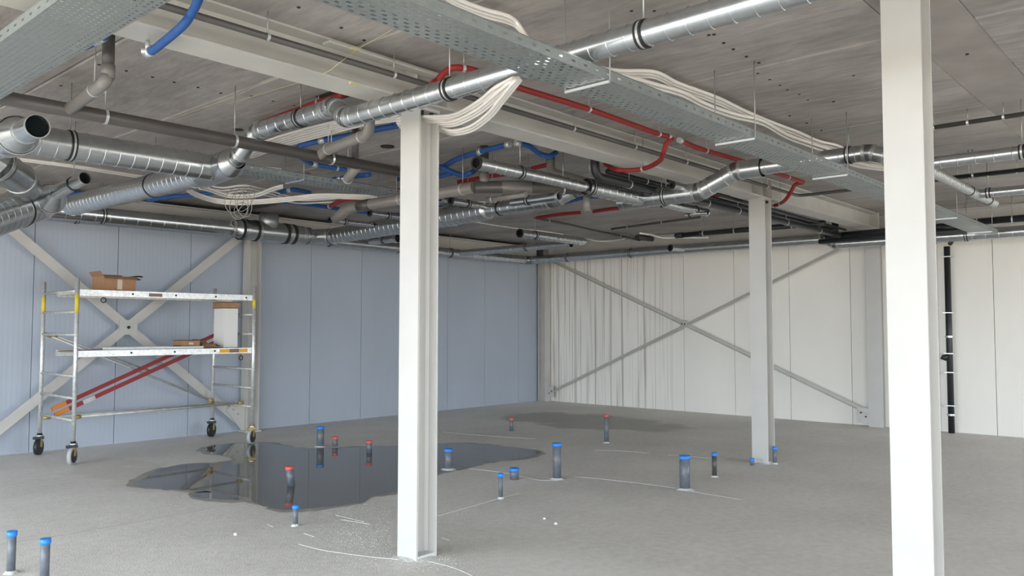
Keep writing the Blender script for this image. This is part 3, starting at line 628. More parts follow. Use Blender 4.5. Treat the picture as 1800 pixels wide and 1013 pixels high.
# black pipes
yb = 4.62; zb = 3.06
pe = at(1043, 285, CEIL)
pipe('black drain pipe dropping from the slab and running on behind the beam', [V(aty(1046, 300, yb).x, yb, CEIL), V(aty(1046, 300, yb).x, yb, zb+0.02), V(12.9, yb, zb)], 0.042, 'hdpe', bend=0.10,
     clamps=[(1, f_) for f_ in (0.09, 0.2, 0.34, 0.46, 0.56, 0.68, 0.86)])
pipe('second black pipe just above, along the back of the beam', [V(6.7, 4.72, 3.19), V(12.7, 4.72, 3.16)], 0.028, 'hdpe', clamps=[(0, 0.12), (0, 0.25)])
pipe('thin black line between the beam and the black drain pipes', [V(7.6, 4.56, 3.2), V(12.9, 4.56, 3.15)], 0.018, 'hdpe')
pipe('black collector pipe crossing near the cream wall behind the foreground column', [V(12.85, 4.85, 3.06), V(12.85, 2.9, 3.08)], 0.05, 'hdpe')
pipe('second black collector pipe just below the first', [V(12.7, 4.9, 2.97), V(12.7, 2.8, 2.99)], 0.04, 'hdpe')
pipe('short black upright riser on the collector pipe', [V(12.9, 4.72, 3.05), V(12.9, 4.72, 3.32)], 0.05, 'hdpe')
for k, (xx, lab) in enumerate(((11.9, 'black pipe under the ceiling behind the middle column'),)):
    a = atx(1190, 415, xx); pipe(lab, [V(xx, a.y, 3.155), V(xx, 4.5, 3.155)], 0.042, 'hdpe', clamps=[(0, 0.2), (0, 0.42), (0, 0.66), (0, 0.8)], sockets=[(0, 0.02, 0.14, 'hdpe'), (0, 0.18, 0.08, 'hdpe')])
pipe('black pipe under the ceiling at the right edge beyond the tray', [V(12.6, 3.0, 3.08), V(12.6, -5.4, 3.10)], 0.048, 'hdpe', clamps=[(0, 0.04), (0, 0.09)])
for k, (px, py, n_) in enumerate(((1652, 400, 0.03), (1664, 402, 0.035))):
    p = at(px, py, 3.05)
    pipe(['black pipe bend above the thinner wall pipe', 'black pipe bend above the thicker wall pipe'][k], [p+V(0.1, 0.25, 0.05), p, p+V(0.2, -0.15, 0.02), V(13.6, 3.5-0.25*k, 2.9)], n_, 'hdpe', bend=0.1)
# upright wall pipes
v1 = pipe('thick black upright pipe with pale clips on the cream wall', [V(13.86, 3.36, 0), V(13.86, 3.36, 2.88)], 0.045, 'hdpe', rod=False)
for z in (0.42, 0.93, 1.22, 1.85, 2.72): MB().box(13.80, 13.99, 3.29, 3.43, z-0.008, z+0.008).build('wall_clip', 'clip', v1)
for z in (0.28, 1.48): MB().ring(V(13.86, 3.36, z), V(0, 0, 1), 0.045, 0.03, 0.012, 18).build('socket_ring', 'clip', v1)
MB().tube([V(13.86, 3.36, 1.20), V(13.86, 3.43, 1.15), V(13.84, 3.46, 1.17)], [0.04, 0.05, 0.045], 14).build('branch_cap', 'hdpe', v1)
v2 = pipe('thin black upright pipe beside the foreground column on the cream wall', [V(13.9, 3.57, 0), V(13.9, 3.57, 2.88)], 0.019, 'hdpe', rod=False)
for z in (0.4, 0.9, 1.4, 1.95, 2.6): MB().box(13.88, 13.99, 3.53, 3.61, z-0.007, z+0.007).build('wall_clip', 'clip', v2)
# ------------------------------------------------------------------ cable trays
def tray(label, axis, u0, u1, v0, v1, z, hgt, pitch, hole, rows, brackets=(), open_side=None, m='galv_tray'):
    """perforated tray: long way along 'axis'; slots are real openings in the sheet"""
    mid = ((u0+u1)/2, (v0+v1)/2)
    loc = V(mid[0], mid[1], z) if axis == 'x' else V(mid[1], mid[0], z)
    t = thing('cable_tray', label, 'cable tray', loc)
    def P(u, v, zz): return V(u, v, zz) if axis == 'x' else V(v, u, zz)
    mb = MB(); n = int((u1-u0)/pitch); us = []
    for i in range(n):
        a = u0+i*pitch; us += [a, a+(pitch-hole)/2, a+(pitch+hole)/2]
    us.append(u0+n*pitch)
    # rows of slots, every second row shifted by half a pitch -> use a half-pitch grid
    us = []; 
    h = pitch/2; g = (h-hole*0.5)
    k = 0; u = u0
    while u < u1-1e-6:
        us += [u, u+(pitch/2-hole)/2, u+(pitch/2+hole)/2]; u += pitch/2
    us.append(u)
    vs = []; wv = (v1-v0)/rows
    for j in range(rows): vs += [v0+j*wv, v0+j*wv+wv*0.28, v0+j*wv+wv*0.72]
    vs.append(v1)
    nu, nv = len(us), len(vs); base = len(mb.v)
    for uu in us:
        for vv in vs: mb.v.append(P(uu, vv, z))
    for i in range(nu-1):
        for j in range(nv-1):
            row = j//3; inrow = (j % 3 == 1)
            cell = i//3; sub = i % 3
            if inrow and sub == 1 and (cell+row) % 2 == 0 and (cell % 40) != 39: continue
            a = base+i*nv+j; q = [a, a+nv, a+nv+1, a+1]
            mb.face(q if axis == 'x' else q[::-1])
    pl = mb.build('tray_bottom', m, t)
    so = pl.modifiers.new('thick', 'SOLIDIFY'); so.thickness = 0.0015; so.offset = 1
    for side, vv, s in (('a', v0, 1), ('b', v1, -1)):
        mb = MB()
        for (ua, ub) in ((u0, u1),):
            p0, p1, p2 = P(ua, vv, z), P(ub, vv, z), 0
            # wall with a line of slots
            lo, l1, l2, hi = z, z+hgt*0.42, z+hgt*0.62, z+hgt
            uu = ua; k = 0; step = 0.1
            while uu < ub-1e-6:
                ue = min(uu+step, ub)
                for (za, zb_) in ((lo, l1), (l2, hi)): mb.poly([P(uu, vv, za), P(ue, vv, za), P(ue, vv, zb_), P(uu, vv, zb_)])
                mb.poly([P(uu, vv, l1), P(uu+(ue-uu)*0.35, vv, l1), P(uu+(ue-uu)*0.35, vv, l2), P(uu, vv, l2)])
                mb.poly([P(uu+(ue-uu)*0.65, vv, l1), P(ue, vv, l1), P(ue, vv, l2), P(uu+(ue-uu)*0.65, vv, l2)])
                uu = ue
        w_ = mb.build('side_wall', m, t); so = w_.modifiers.new('thick', 'SOLIDIFY'); so.thickness = 0.0015; so.offset = 0
        lip = MB(); a = P(u0, vv+s*0.005, z+hgt); b = P(u1, vv+s*0.005, z+hgt); lip.bar(a, b, 0.012, 0.006); lip.build('rolled_lip', 'galv', t)
    for u in brackets:
        MB().bar(P(u, v0-0.012, z-0.012), P(u, v1+0.012, z-0.012), 0.012, 0.014).build('support_bracket', 'clip', t)
        for vv in (v0-0.014, v1+0.014):
            MB().cyl(P(u, vv, z-0.02), P(u, vv, CEIL), 0.004, 6).build('threaded_rod', 'rod', t)
    return t
zt = 2.90; ya, yb_ = 1.3/0.537, 1.3/0.4835
bu = [aty(px, py, ya).x for px, py in ((1068, 142), (1324, 240), (1487, 304), (1680, 379), (1742, 402))]
tray('long perforated cable tray running from the top centre to behind the foreground column', 'x', 0.2, 12.6, ya, yb_, zt, 0.055, 0.060, 0.026, 8, brackets=bu)
p0 = at(100, 0, 2.93); 
tray('wide perforated cable tray in the top left corner', 'y', 0.5, 7.2, 1.17, 1.475, 2.93, 0.055, 0.036, 0.0155, 11, brackets=[5.6])
a3 = at(400, 300, 3.1); b3 = at(700, 352, 3.1)
tray('distant perforated cable tray above the white cable loops', 'x', a3.x, b3.x+0.9, 6.95, 7.25, 3.1, 0.05, 0.05, 0.023, 8, brackets=[4.6, 5.8])
# ------------------------------------------------------------------ hoses
def hose(name, label, pts, r, m, cat='hose', fittings=(), clips=(), group=None, rodclips=(), seg=12):
    path = spline(pts, 7); t = thing(name, label, cat, pts[0], group or {'red_hose': 'red sleeved hoses under the ceiling', 'blue_hose': 'blue sleeved hoses under the ceiling', 'marking_string': 'strings stretched under the ceiling'}[name])
    MB().tube(path, r, seg).build('sleeve', m, t)
    for i in fittings:
        i = i if i >= 0 else len(path)+i; a = path[max(0, i-1)]; b = path[min(len(path)-1, i+1)]; d = (b-a).normalized()
        MB().cyl(path[i]-d*0.03, path[i]+d*0.03, r+0.004, 10).build('fitting', 'clip', t)
    for i in clips:
        a = path[max(0, i-1)]; b = path[min(len(path)-1, i+1)]; d = (b-a).normalized(); p = path[i]
        c = MB().ring(p, d, r, 0.02, 0.004, 14).build('hose_clip', 'clip', t)
        if CEIL-p.z > r+0.02: MB().cyl(V(p.x, p.y, p.z+r), V(p.x, p.y, CEIL), 0.0035, 6).build('hanger_rod', 'rod', c)
    return t
def pz(lst, z): return [at(a, b, z) for a, b in lst]
hose('red_hose', 'red sleeved hose above the small duct at upper centre left', pz([(452, 219), (515, 196), (560, 180), (604, 166)], 3.36), 0.0230, 'red', fittings=(0,), clips=(14,))
hose('red_hose', 'long red sleeved hose running diagonally below the cable tray', [at(760, 148, 3.22), at(770, 140, 3.26), at(785, 125, 3.3), at(802, 119, 3.3), at(840, 126, 3.3), at(905, 152, 3.3), at(1035, 192, 3.3), at(1150, 233, 3.3), at(1178, 241, 3.3)], 0.0223, 'red', fittings=(-1,), clips=(24, 42, 50))
hose('red_hose', 'red sleeved hose continuing right of the white connector', [at(1196, 247, 3.3), at(1232, 262, 3.3), at(1310, 285, 3.3), at(1365, 305, 3.3), at(1412, 320, 3.3)], 0.0223, 'red', fittings=(0,), clips=(8, 24))
hose('red_hose', 'red hose loop dropping from the white connector and passing under the beam', [at(1183, 243, 3.29), at(1172, 252, 3.24), at(1166, 270, 3.16), at(1158, 284, 3.13), at(1130, 297, 3.12), at(1085, 299, 3.13), at(1064, 288, 3.25)], 0.0223, 'red', clips=(28,))
hose('red_hose', 'short red hose bend just right of the middle column', [at(1412, 321, 3.3), at(1398, 325, 3.28), at(1390, 338, 3.2), at(1382, 350, 3.14), at(1372, 358, 3.13), at(1360, 362, 3.13)], 0.0223, 'red', fittings=(-1,), clips=(28,))
hose('red_hose', 'red hose end left of the near column over the thick pvc pipe', pz([(580, 363), (602, 352), (620, 350), (645, 350)], 3.2), 0.0270, 'red', fittings=(0,))
hose('red_hose', 'red hose piece at the left edge of the near column', pz([(678, 340), (695, 336), (720, 330)], 3.3), 0.0270, 'red')
hose('red_hose', 'straight red hose behind the open-ended duct', pz([(806, 320), (850, 312), (900, 304), (962, 290)], 3.36), 0.0243, 'red', clips=(18,))
hose('red_hose', 'far red hose low under the ceiling behind the ducts', pz([(944, 383), (985, 377), (1020, 374)], 3.34), 0.0270, 'red')
hose('red_hose', 'far red hose piece right of the hanging grey pipe end', pz([(1043, 372), (1070, 368), (1098, 365)], 3.34), 0.0270, 'red')
hose('red_hose', 'short red hose piece under the S-bend of the big duct', pz([(1255, 345), (1272, 342), (1290, 341)], 3.3), 0.0270, 'red')
hose('blue_hose', 'thick blue hose hanging with a brass-like end at the top left of the beam', [at(262, 92, 3.10), at(275, 84, 3.10), at(318, 48, 3.12), at(336, 25, 3.18), at(349, -2, 3.22), at(360, -40, 3.3)], 0.0230, 'blue', fittings=(0,))
e = thing('valve_tee', 'pale metal tee fitting on the end of the thick blue hose', 'fitting', at(258, 92, 3.10))
q = at(259, 91, 3.10); MB().cyl(q+V(-0.03, 0.01, 0), q+V(0.02, -0.01, 0), 0.015, 10).build('tee_body', 'clip', e); MB().cyl(q, q+V(0, 0.0, 0.06), 0.012, 10).build('tee_leg', 'clip', e)
hose('blue_hose', 'blue hose with white fittings beside the top left cable tray', pz([(60, 133), (100, 108), (135, 88), (160, 78), (186, 64)], 3.2), 0.0189, 'blue', fittings=(16, 24, -3))
hose('blue_hose', 'blue hose curving over the grey elbow left of the near column', [at(522, 262, 3.2), at(530, 256, 3.22), at(560, 248, 3.25), at(610, 239, 3.27), at(655, 229, 3.28), at(705, 220, 3.28)], 0.0257, 'blue', fittings=(15, 26))
hose('blue_hose', 'short blue hose offshoot beside the near column', pz([(706, 221), (695, 214), (683, 210)], 3.3), 0.0257, 'blue')
hose('blue_hose', 'light blue hose right of the near column with two clips', [at(700, 315, 3.3), at(765, 299, 3.32), at(805, 279, 3.34), at(850, 265, 3.34), at(893, 254, 3.34)], 0.0270, 'blue', fittings=(20, -1), clips=(8,))
hose('blue_hose', 'dark blue hose sagging towards the beam', [at(910, 252, 3.34), at(930, 257, 3.33), at(948, 270, 3.30), at(965, 275, 3.28), at(978, 268, 3.34)], 0.0257, 'blue', fittings=(0,))
hose('blue_hose', 'dark blue hose loop just right of the near column', [at(745, 280, 3.3), at(768, 291, 3.3), at(790, 300, 3.26), at(812, 308, 3.22), at(828, 304, 3.22), at(836, 299, 3.3)], 0.0270, 'blue')
hose('blue_hose', 'second dark blue hose beneath the loop right of the near column', [at(745, 318, 3.28), at(770, 311, 3.26), at(795, 304, 3.26)], 0.0270, 'blue')
hose('blue_hose', 'dark blue hose piece below the long drain pipe', pz([(528, 276), (545, 287), (575, 293), (617, 300)], 3.2), 0.0230, 'blue', fittings=(9,), clips=(17,))
hose('blue_hose', 'bright blue hose across the distant cable tray', pz([(556, 323), (590, 315), (615, 311), (650, 307)], 3.25), 0.0270, 'blue', fittings=(9,))
hose('blue_hose', 'bright blue hose among the white cable loops', pz([(484, 341), (505, 335), (520, 334), (545, 339)], 3.25), 0.0270, 'blue', fittings=(9,))
hose('blue_hose', 'dark blue hose running under the white cables', pz([(450, 352), (500, 355), (560, 362), (600, 368), (650, 374), (705, 378)], 3.3), 0.0270, 'blue')
hose('blue_hose', 'blue hose seen under the slanting thick duct', pz([(260, 352), (300, 346), (340, 343), (380, 338)], 3.2), 0.0270, 'blue')
hose('blue_hose', 'small blue hose piece between the left duct stub and the slanting duct', pz([(108, 344), (125, 343), (150, 341)], 3.2), 0.0338, 'blue')
hose('blue_hose', 'far blue hose low between the crossing ducts', pz([(984, 359), (1010, 352), (1030, 347), (1060, 345)], 3.33), 0.0270, 'blue')
hose('blue_hose', 'short blue piece at the right edge of the near column near the grey pipe', pz([(760, 362), (775, 361), (790, 359)], 3.3), 0.0243, 'blue')
# ------------------------------------------------------------------ white cables
def cables(label, tracks, r, cat='cable', m='white_cable', name='cable_bundle', ties=()):
    t = thing(name, label, cat, tracks[0][0], 'white cables under the ceiling')
    for tr in tracks: MB().tube(spline(tr, 8), r, 10).build('cable', m, t)
    return t
def fan(pts, offs):      # parallel strands by pixel offsets: pts = (px, py, z)
    return [[at(a+dx*k1, b+dy*k1, z) for (a, b, z, k1) in pts] for dx, dy in offs]
sag = []
for trk in ([(905, 138, 2.965), (872, 158, 2.94), (845, 180, 2.96), (805, 203, 3.02), (768, 208, 3.08), (720, 208, 3.14), (700, 212, 3.16)],
            [(910, 138, 2.965), (893, 152, 2.93), (868, 174, 2.92), (838, 198, 2.95), (800, 216, 3.01), (768, 218, 3.08), (720, 216, 3.14), (700, 216, 3.16)],
            [(914, 138, 2.965), (903, 150, 2.93), (882, 176, 2.91), (860, 203, 2.92), (828, 226, 2.96), (795, 233, 3.01), (768, 226, 3.08), (720, 222, 3.14), (700, 220, 3.16)]):
    for o_ in (-4.5, 0, 4.5): sag.append([at(a_+o_*0.5, b_+o_*(0.8 if i_ else 0.3), z_) for i_, (a_, b_, z_) in enumerate(trk)])
cables('bundle of white cables sagging from the cable tray past the near column head', sag, 0.0105)
cables('fan of parallel white cables below the small duct left of the near column', fan([(705, 205, 3.2, 0.6), (640, 212, 3.22, 0.8), (570, 228, 3.25, 1), (500, 247, 3.25, 1), (440, 268, 3.25, 1)],
       [(0, -10), (0, -6), (0, -2), (0, 2), (0, 6), (0, 10)]), 0.011)
cables('thick white cable strands above the tray at the top centre', fan([(770, -20, 3.36, 1), (800, 2, 3.36, 1), (850, 22, 3.36, 1), (893, 34, 3.36, 1), (912, 48, 3.33, 0.7), (928, 72, 3.2, 0.5)], [(0, -6), (0, 0), (2, 6)]), 0.012)
cables('upper snaking white cable pair on the ceiling right of the tray', fan([(1040, 122, 3.3, 1), (1090, 129, 3.36, 1), (1150, 131, 3.37, 1), (1190, 150, 3.37, 1), (1225, 163, 3.37, 1), (1265, 178, 3.37, 1), (1310, 200, 3.37, 1), (1350, 217, 3.37, 1), (1400, 236, 3.37, 1), (1440, 253, 3.37, 1), (1475, 262, 3.37, 1), (1510, 283, 3.37, 1), (1550, 292, 3.37, 1)], [(0, -5), (0, 0), (0, 5)]), 0.013)
cables('lower snaking white cable pair beside the tray', fan([(1060, 130, 3.2, 1), (1110, 139, 3.3, 1), (1155, 152, 3.33, 1), (1200, 165, 3.34, 1), (1240, 185, 3.34, 1), (1290, 203, 3.34, 1), (1340, 215, 3.34, 1), (1385, 240, 3.34, 1), (1430, 256, 3.34, 1), (1470, 270, 3.34, 1), (1500, 288, 3.34, 1), (1550, 296, 3.34, 1)], [(0, -3), (0, 3)]), 0.0135)
cables('outer white cable arc hanging under the distant tray', fan([(322, 326, 3.12, 1), (340, 340, 3.1, 1), (375, 352, 3.08, 1), (410, 356, 3.06, 1), (450, 355, 3.06, 1), (500, 351, 3.08, 1), (560, 345, 3.1, 1), (620, 346, 3.1, 1), (690, 349, 3.12, 1)], [(0, -3), (0, 0), (0, 3)]), 0.0125)
cables('inner white cable arc ending in an upward-pointing tail', fan([(345, 318, 3.15, 1), (370, 334, 3.12, 1), (400, 344, 3.1, 1), (430, 345, 3.1, 1), (455, 342, 3.1, 1), (478, 333, 3.12, 1), (496, 328, 3.12, 1)], [(0, -2), (0, 2)]), 0.0125)
cables('white cable strands crossing behind the grey cable coil', fan([(350, 330, 3.2, 1), (390, 338, 3.18, 1), (430, 334, 3.2, 1), (470, 342, 3.22, 1), (520, 355, 3.24, 1), (590, 353, 3.28, 1)], [(0, -8), (0, -3), (0, 2)]), 0.011)
cables('white cable strands at the far left seen between the ducts', fan([(20, 278, 3.3, 1), (60, 283, 3.3, 1), (130, 292, 3.3, 1), (200, 303, 3.3, 1), (260, 312, 3.3, 1)], [(0, -1), (0, 2)]), 0.011)
cables('short white cable tail curling below the big duct elbow', [[at(412, 308, 3.0), at(395, 312, 3.0), at(378, 318, 3.0), at(368, 326, 2.97)]], 0.02)
cables('short thick white conduit piece beside the big duct elbow', fan([(436, 298, 3.22, 1), (465, 298, 3.22, 1), (495, 300, 3.22, 1)], [(0, -2), (0, 2)]), 0.018)
cables('thin white cable on the ceiling right of the near column', [pz([(812, 389), (840, 391), (870, 396), (910, 402), (950, 406), (990, 412)], 3.38)], 0.012)
cables('thin white sagging cable with a tag near the corner', [[at(1024, 418, 3.35), at(1045, 423, 3.28), at(1070, 424, 3.27), at(1098, 420, 3.35)]], 0.014)
cables('white cable along the black pipe behind the middle column', [pz([(1125, 410), (1145, 413), (1165, 418), (1200, 418), (1245, 418)], 3.2)], 0.016)
cables('white cables looping under the duct left of the foreground column', fan([(1470, 282, 3.25, 1), (1500, 285, 3.2, 1), (1530, 292, 3.2, 1), (1560, 296, 3.25, 1)], [(0, 0), (0, 4)]), 0.012)
cables('pale cables lying along the thin duct right of the near column', fan([(920, 349, 3.05, 1), (880, 353, 3.05, 1), (840, 356, 3.05, 1)], [(0, 0)]), 0.014)
# grey wire coil
t = thing('wire_coil', 'tangled grey wire coil dangling under the white cables', 'cable', at(425, 350, 3.1))
for k, (cx_, cy_, rx, ry, rotk) in enumerate(((412, 352, 16, 22, 0.3), (428, 356, 14, 26, -0.2), (432, 350, 12, 24, 0.5), (420, 362, 16, 24, 0.1), (424, 370, 12, 14, 0.4))):
    ps = []
    for j in range(17):
        a_ = 2*math.pi*j/16; dx = math.cos(a_)*rx; dy = math.sin(a_)*ry
        X = cx_+dx*math.cos(rotk)-dy*math.sin(rotk); Y = cy_+dx*math.sin(rotk)+dy*math.cos(rotk); ps.append(aty(X, Y, 7.2+0.06*k))
    MB().tube(spline(ps, 3), 0.0035, 6).build('wire_loop', 'grey_wire', t)
t = thing('wire_coil', 'small dark wire tangle on the distant cable tray', 'cable', at(530, 310, 3.2))
for k in range(4):
    ps = [aty(528+14*math.cos(2*math.pi*j/12+k)+k*2, 309+7*math.sin(2*math.pi*j/12)+k, 7.3) for j in range(13)]
    MB().tube(spline(ps, 3), 0.004, 6).build('wire_loop', 'grey_wire', t)
# black sheet painting the dark inside of a ceiling shaft above the junction
p4 = [at(400, 372, 3.405), at(425, 374, 3.405), at(520, 352, 3.405), at(440, 354, 3.405)]
tag(MB().prism(p4, V(0, 0, 0.012)).build('shaft_dark_sheet', 'shaft_dark', None, loc=p4[0]), 'black shaft opening in the ceiling behind the grey wire coil', 'opening')
# thin level installation rails on the far ceiling
for (A_, B_, z, lab) in (((1020, 430), (1180, 412), 3.38, 0), ((1070, 407), (1180, 437), 3.3, 0)): pass
pipe('thin grey pipe crossing the ceiling near the far corner', [at(1075, 403, 3.36), at(1230, 382, 3.36)], 0.02, 'pvc', clamps=[(0, 0.2), (0, 0.6)])
pipe('thin grey pipe descending towards the far corner', [at(940, 383, 3.36), at(1000, 395, 3.36), at(1035, 403, 3.36), at(1160, 430, 3.36)], 0.02, 'pvc', clamps=[(0, 0.4), (2, 0.4)])
pipe('short light grey pipe stub beyond the thin crossing pipes', [at(1120, 417, 3.36), at(1150, 421, 3.36)], 0.05, 'pvc')
p = at(949, 445, 3.15); tag(MB().box(p.x-0.06, p.x+0.06, p.y-0.04, p.y+0.04, 3.08, 3.36).build('bracket', 'gap', None, loc=p), 'small dark steel bracket above the wall ducts at the corner', 'bracket')
# yellow mason line tied round the beam
hose('marking_string', 'thin yellow string stretched across under the ceiling and beam', [at(690, 52, 3.40), at(628, 87, 3.33), at(600, 108, 3.20), at(568, 130, 3.16), at(515, 148, 3.3), at(400, 183, 3.38)], 0.0018, 'string', cat='string', seg=6)
hose('marking_string', 'second thin string under the ceiling left of the beam', [at(490, 137, 3.3), at(450, 152, 3.38), at(405, 172, 3.38), at(300, 210, 3.38)], 0.0018, 'string', cat='string', seg=6)
for px, py, z, l in ((624, 86, 3.36, 'upper'), (622, 146, 3.16, 'lower')):
    q = at(px, py, z); tag(MB().box(q.x-0.03, q.x+0.03, q.y-0.012, q.y+0.012, z-0.012, z+0.004).build('yellow_tape', 'string', None, loc=q), l+' scrap of yellow tape stuck on the steel beam', 'tape')
tag(MB().box(at(592, 166, CEIL).x-0.09, at(592, 166, CEIL).x+0.09, at(592, 166, CEIL).y-0.16, at(592, 166, CEIL).y+0.16, CEIL-0.008, CEIL+0.01).build('ceiling_opening', 'gap', None, loc=at(592, 166, CEIL)), 'dark ceiling opening where the red hose at upper centre left ends', 'opening')
# free hanging rods seen against the slab
for k, (px, py, py2, z) in enumerate(((3, 8, 48, 3.38),)):
    pass
# ------------------------------------------------------------------ scaffold tower
XL, XR, YF, YB = 3.70, 6.02, 10.25, 11.36
sf = thing('scaffold_tower', 'rolling aluminium scaffold tower with two platforms against the grey wall', 'scaffold', ((XL+XR)/2, (YF+YB)/2, 0))
for x in (XL, XR):
    for y in (YF, YB):
        p = MB().cyl(V(x, y, 0.24), V(x, y, 2.19), 0.024, 16).build('post', 'alu', sf)
        if x == XL or y == YF: MB().cyl(V(x, y, 1.78 if x == XL else 1.88), V(x, y, 2.0), 0.0248, 16).build('paint_band', 'yellow', p)
        c = MB().cyl(V(x, y, 0.17), V(x, y, 0.27), 0.03, 14).box(x-0.07, x+0.045, y-0.03, y+0.03, 0.195, 0.225).build('caster', 'fork' if (x == XR and y == YF) else 'hdpe', sf)
        MB().ring(V(x, y, 0.24), V(0, 0, 1), 0.024, 0.014, 0.022, 14).build('adjuster_nut', 'galv_dull', c)
        MB().box(x-0.055, x+0.02, y-0.008, y+0.008, 0.20, 0.215).build('brake_lever', 'clip', c)
        th = 0.85 if x == XL else 0.6; dx, dy = math.cos(th), math.sin(th); ax = V(-dy, dx, 0); off = V(-dx, -dy, 0)*0.02
        wc_ = V(x, y, 0.1)+off
        MB().cyl(wc_-ax*0.022, wc_+ax*0.022, 0.1, 24).build('wheel', 'rubber_grey' if y == YF else 'hdpe', c)
        MB().cyl(wc_-ax*0.026, wc_+ax*0.026, 0.078, 20).build('wheel_hub', 'hdpe', c)
        for s in (-1, 1): MB().bar(wc_+ax*(0.032*s), V(x, y, 0.19)+ax*(0.03*s), 0.006, 0.045, V(dx, dy, 0)).build('fork', 'fork', c)
for x in (XL, XR):
    for i, z in enumerate((0.51, 0.77, 1.03, 1.52, 1.79, 2.04)):
        MB().cyl(V(x, YF, z), V(x, YB, z), 0.017, 12).build('rung', 'alu_dull', sf)
def platform(z, label_parts):
    pf = MB().box(XL+0.02, XR-0.02, YF+0.03, YF+0.62, z-0.018, z-0.004).build('platform', 'wood', sf)
    for y in (YF+0.02, YF+0.62): MB().box(XL, XR, y-0.015, y+0.015, z-0.075, z).build('side_rail', 'alu', pf)
    for x in (XL+0.01, XR-0.01): MB().box(x-0.02, x+0.02, YF, YF+0.64, z-0.06, z-0.02).build('end_rail', 'alu_dull', pf)
    for x in (4.35, 4.9, 5.45, 5.9): MB().cyl(V(x, YF+0.006, z-0.036), V(x, YF+0.002, z-0.036), 0.013, 12).build('rivet_hole', 'gap', pf)
    return pf
pa = platform(2.06, 0); pb = platform(1.33, 0)
MB().box(4.55, 4.72, YF+0.001, YF+0.004, 1.999, 2.04).build('label_sticker', 'brown_tape', pa)
for x0, x1, mm_ in ((5.52, 5.66, 'orange'), (5.66, 5.80, 'brown_tape'), (5.80, 5.93, 'orange')): MB().box(x0, x1, YF+0.001, YF+0.004, 1.268, 1.318).build('tape_strip', mm_, pb)
for q, z0 in ((V(4.02, YF+0.05, 1.94), 0), (V(5.86, YF+0.05, 1.19), 1)):
    MB().tube([q+V(0.03*math.cos(a_), 0, 0.03*math.sin(a_)) for a_ in [k*math.pi/6 for k in range(13)]], 0.006, 8).build('rope_ring', 'black', pa if z0 == 0 else pb)
# upper face frame lying on the lower platform
MB().box(4.05, 5.35, YF+0.12, YF+0.16, 1.333, 1.36).box(4.05, 5.35, YF+0.40, YF+0.44, 1.333, 1.36).build('toe_rail', 'galv_dull', pb)
def brace(a, b, r=0.016, m='alu_dull', hooks=True):
    o = MB().cyl(a, b, r, 10).build('brace', m, sf); d = (b-a).normalized()
    if hooks:
        for p, s in ((a, 1), (b, -1)): MB().cyl(p-d*0.02*s, p+d*0.06*s, r+0.008, 10).build('brace_hook', 'fork', o)
brace(V(XL+0.02, YF+0.02, 0.55), V(XR-0.02, YF+0.25, 0.55)); brace(V(XL+0.02, YB-0.1, 0.47), V(XR-0.02, YB-0.02, 0.47))
brace(V(XL+0.03, YB-0.03, 1.52), V(XR-0.03, YB-0.03, 0.53)); brace(V(XL+0.03, YB-0.25, 1.52), V(5.0, YB-0.1, 1.02), 0.01)
for dz, dy in ((0, 0), (-0.085, -0.10)):
    a = V(XL+0.06, YB-0.22+dy, 0.58+dz*0.8); b = V(XR-0.05, YB-0.12+dy, 1.50+dz)
    o = MB().bar(a, b, 0.022, 0.05).build('stair_stringer', 'redpaint', sf)
    d = (b-a).normalized(); MB().bar(a, a+d*0.18, 0.026, 0.054).build('stringer_foot', 'orange_fit', o)
    if dz < 0: MB().bar(a+d*0.36, a+d*0.52, 0.024, 0.052).build('paint_worn_patch', 'alu_dull', o)
# boxes on the tower
def carton(label, x0, x1, y0, y1, z0, z1, open_=True, tape=True, m='card'):
    t = thing('cardboard_box', label, 'box', ((x0+x1)/2, (y0+y1)/2, z0)); th = 0.006
    b = MB().box(x0, x1, y0, y0+th, z0, z1).box(x0, x1, y1-th, y1, z0, z1).box(x0, x0+th, y0+th, y1-th, z0, z1).box(x1-th, x1, y0+th, y1-th, z0, z1).box(x0, x1, y0, y1, z0, z0+th)
    b.build('box_body', m, t)
    if open_:
        for a_, b_, o_ in ((V(x0, y0, z1), V(x1, y0, z1), V(0, -0.05, -0.035)), (V(x0, y1, z1), V(x1, y1, z1), V(0, 0.06, 0.04)), (V(x1, y0, z1), V(x1, y1, z1), V(0.07, 0, -0.03)), (V(x0, y0, z1), V(x0, y1, z1), V(-0.04, 0, 0.06))):
            MB().prism([a_, b_, b_+o_, a_+o_], V(0, 0, 0.005)).build('flap', 'card_in', t)
    else: MB().box(x0, x1, y0, y1, z1-th, z1).build('lid', m, t)
    if tape: xm = (x0+x1)/2; MB().box(xm-0.03, xm+0.03, y0-0.002, y0, z0+0.02, z1-0.03).build('paper_label', 'tape', t)
    return t
carton('open brown cardboard box on the upper scaffold platform', 4.05, 4.44, YF+0.14, YF+0.5, 2.061, 2.24)
x0 = aty(312, 600, YF+0.3).x
carton('small brown cardboard box with a pale label on the lower scaffold platform', x0, x0+0.24, YF+0.16, YF+0.42, 1.361, 1.44, open_=False)
carton('smallest dark brown open box next to the white carton on the lower platform', x0+0.29, x0+0.48, YF+0.2, YF+0.4, 1.331, 1.385, tape=False)
xw = aty(388, 610, YF+0.3).x
t = thing('white_carton', 'tall white carton standing on the lower scaffold platform', 'box', (xw+0.1, YF+0.35, 1.331))
MB().box(xw, xw+0.205, YF+0.22, YF+0.5, 1.331, 1.875).build('carton_body', 'white_box', t)
carton('flat brown box on top of the tall white carton', xw-0.01, xw+0.215, YF+0.2, YF+0.52, 1.876, 1.965, open_=False, tape=False)
t = thing('hand_tool', 'dark tool lying out over the edge of the open cardboard box', 'tool', (4.45, YF+0.3, 2.24))
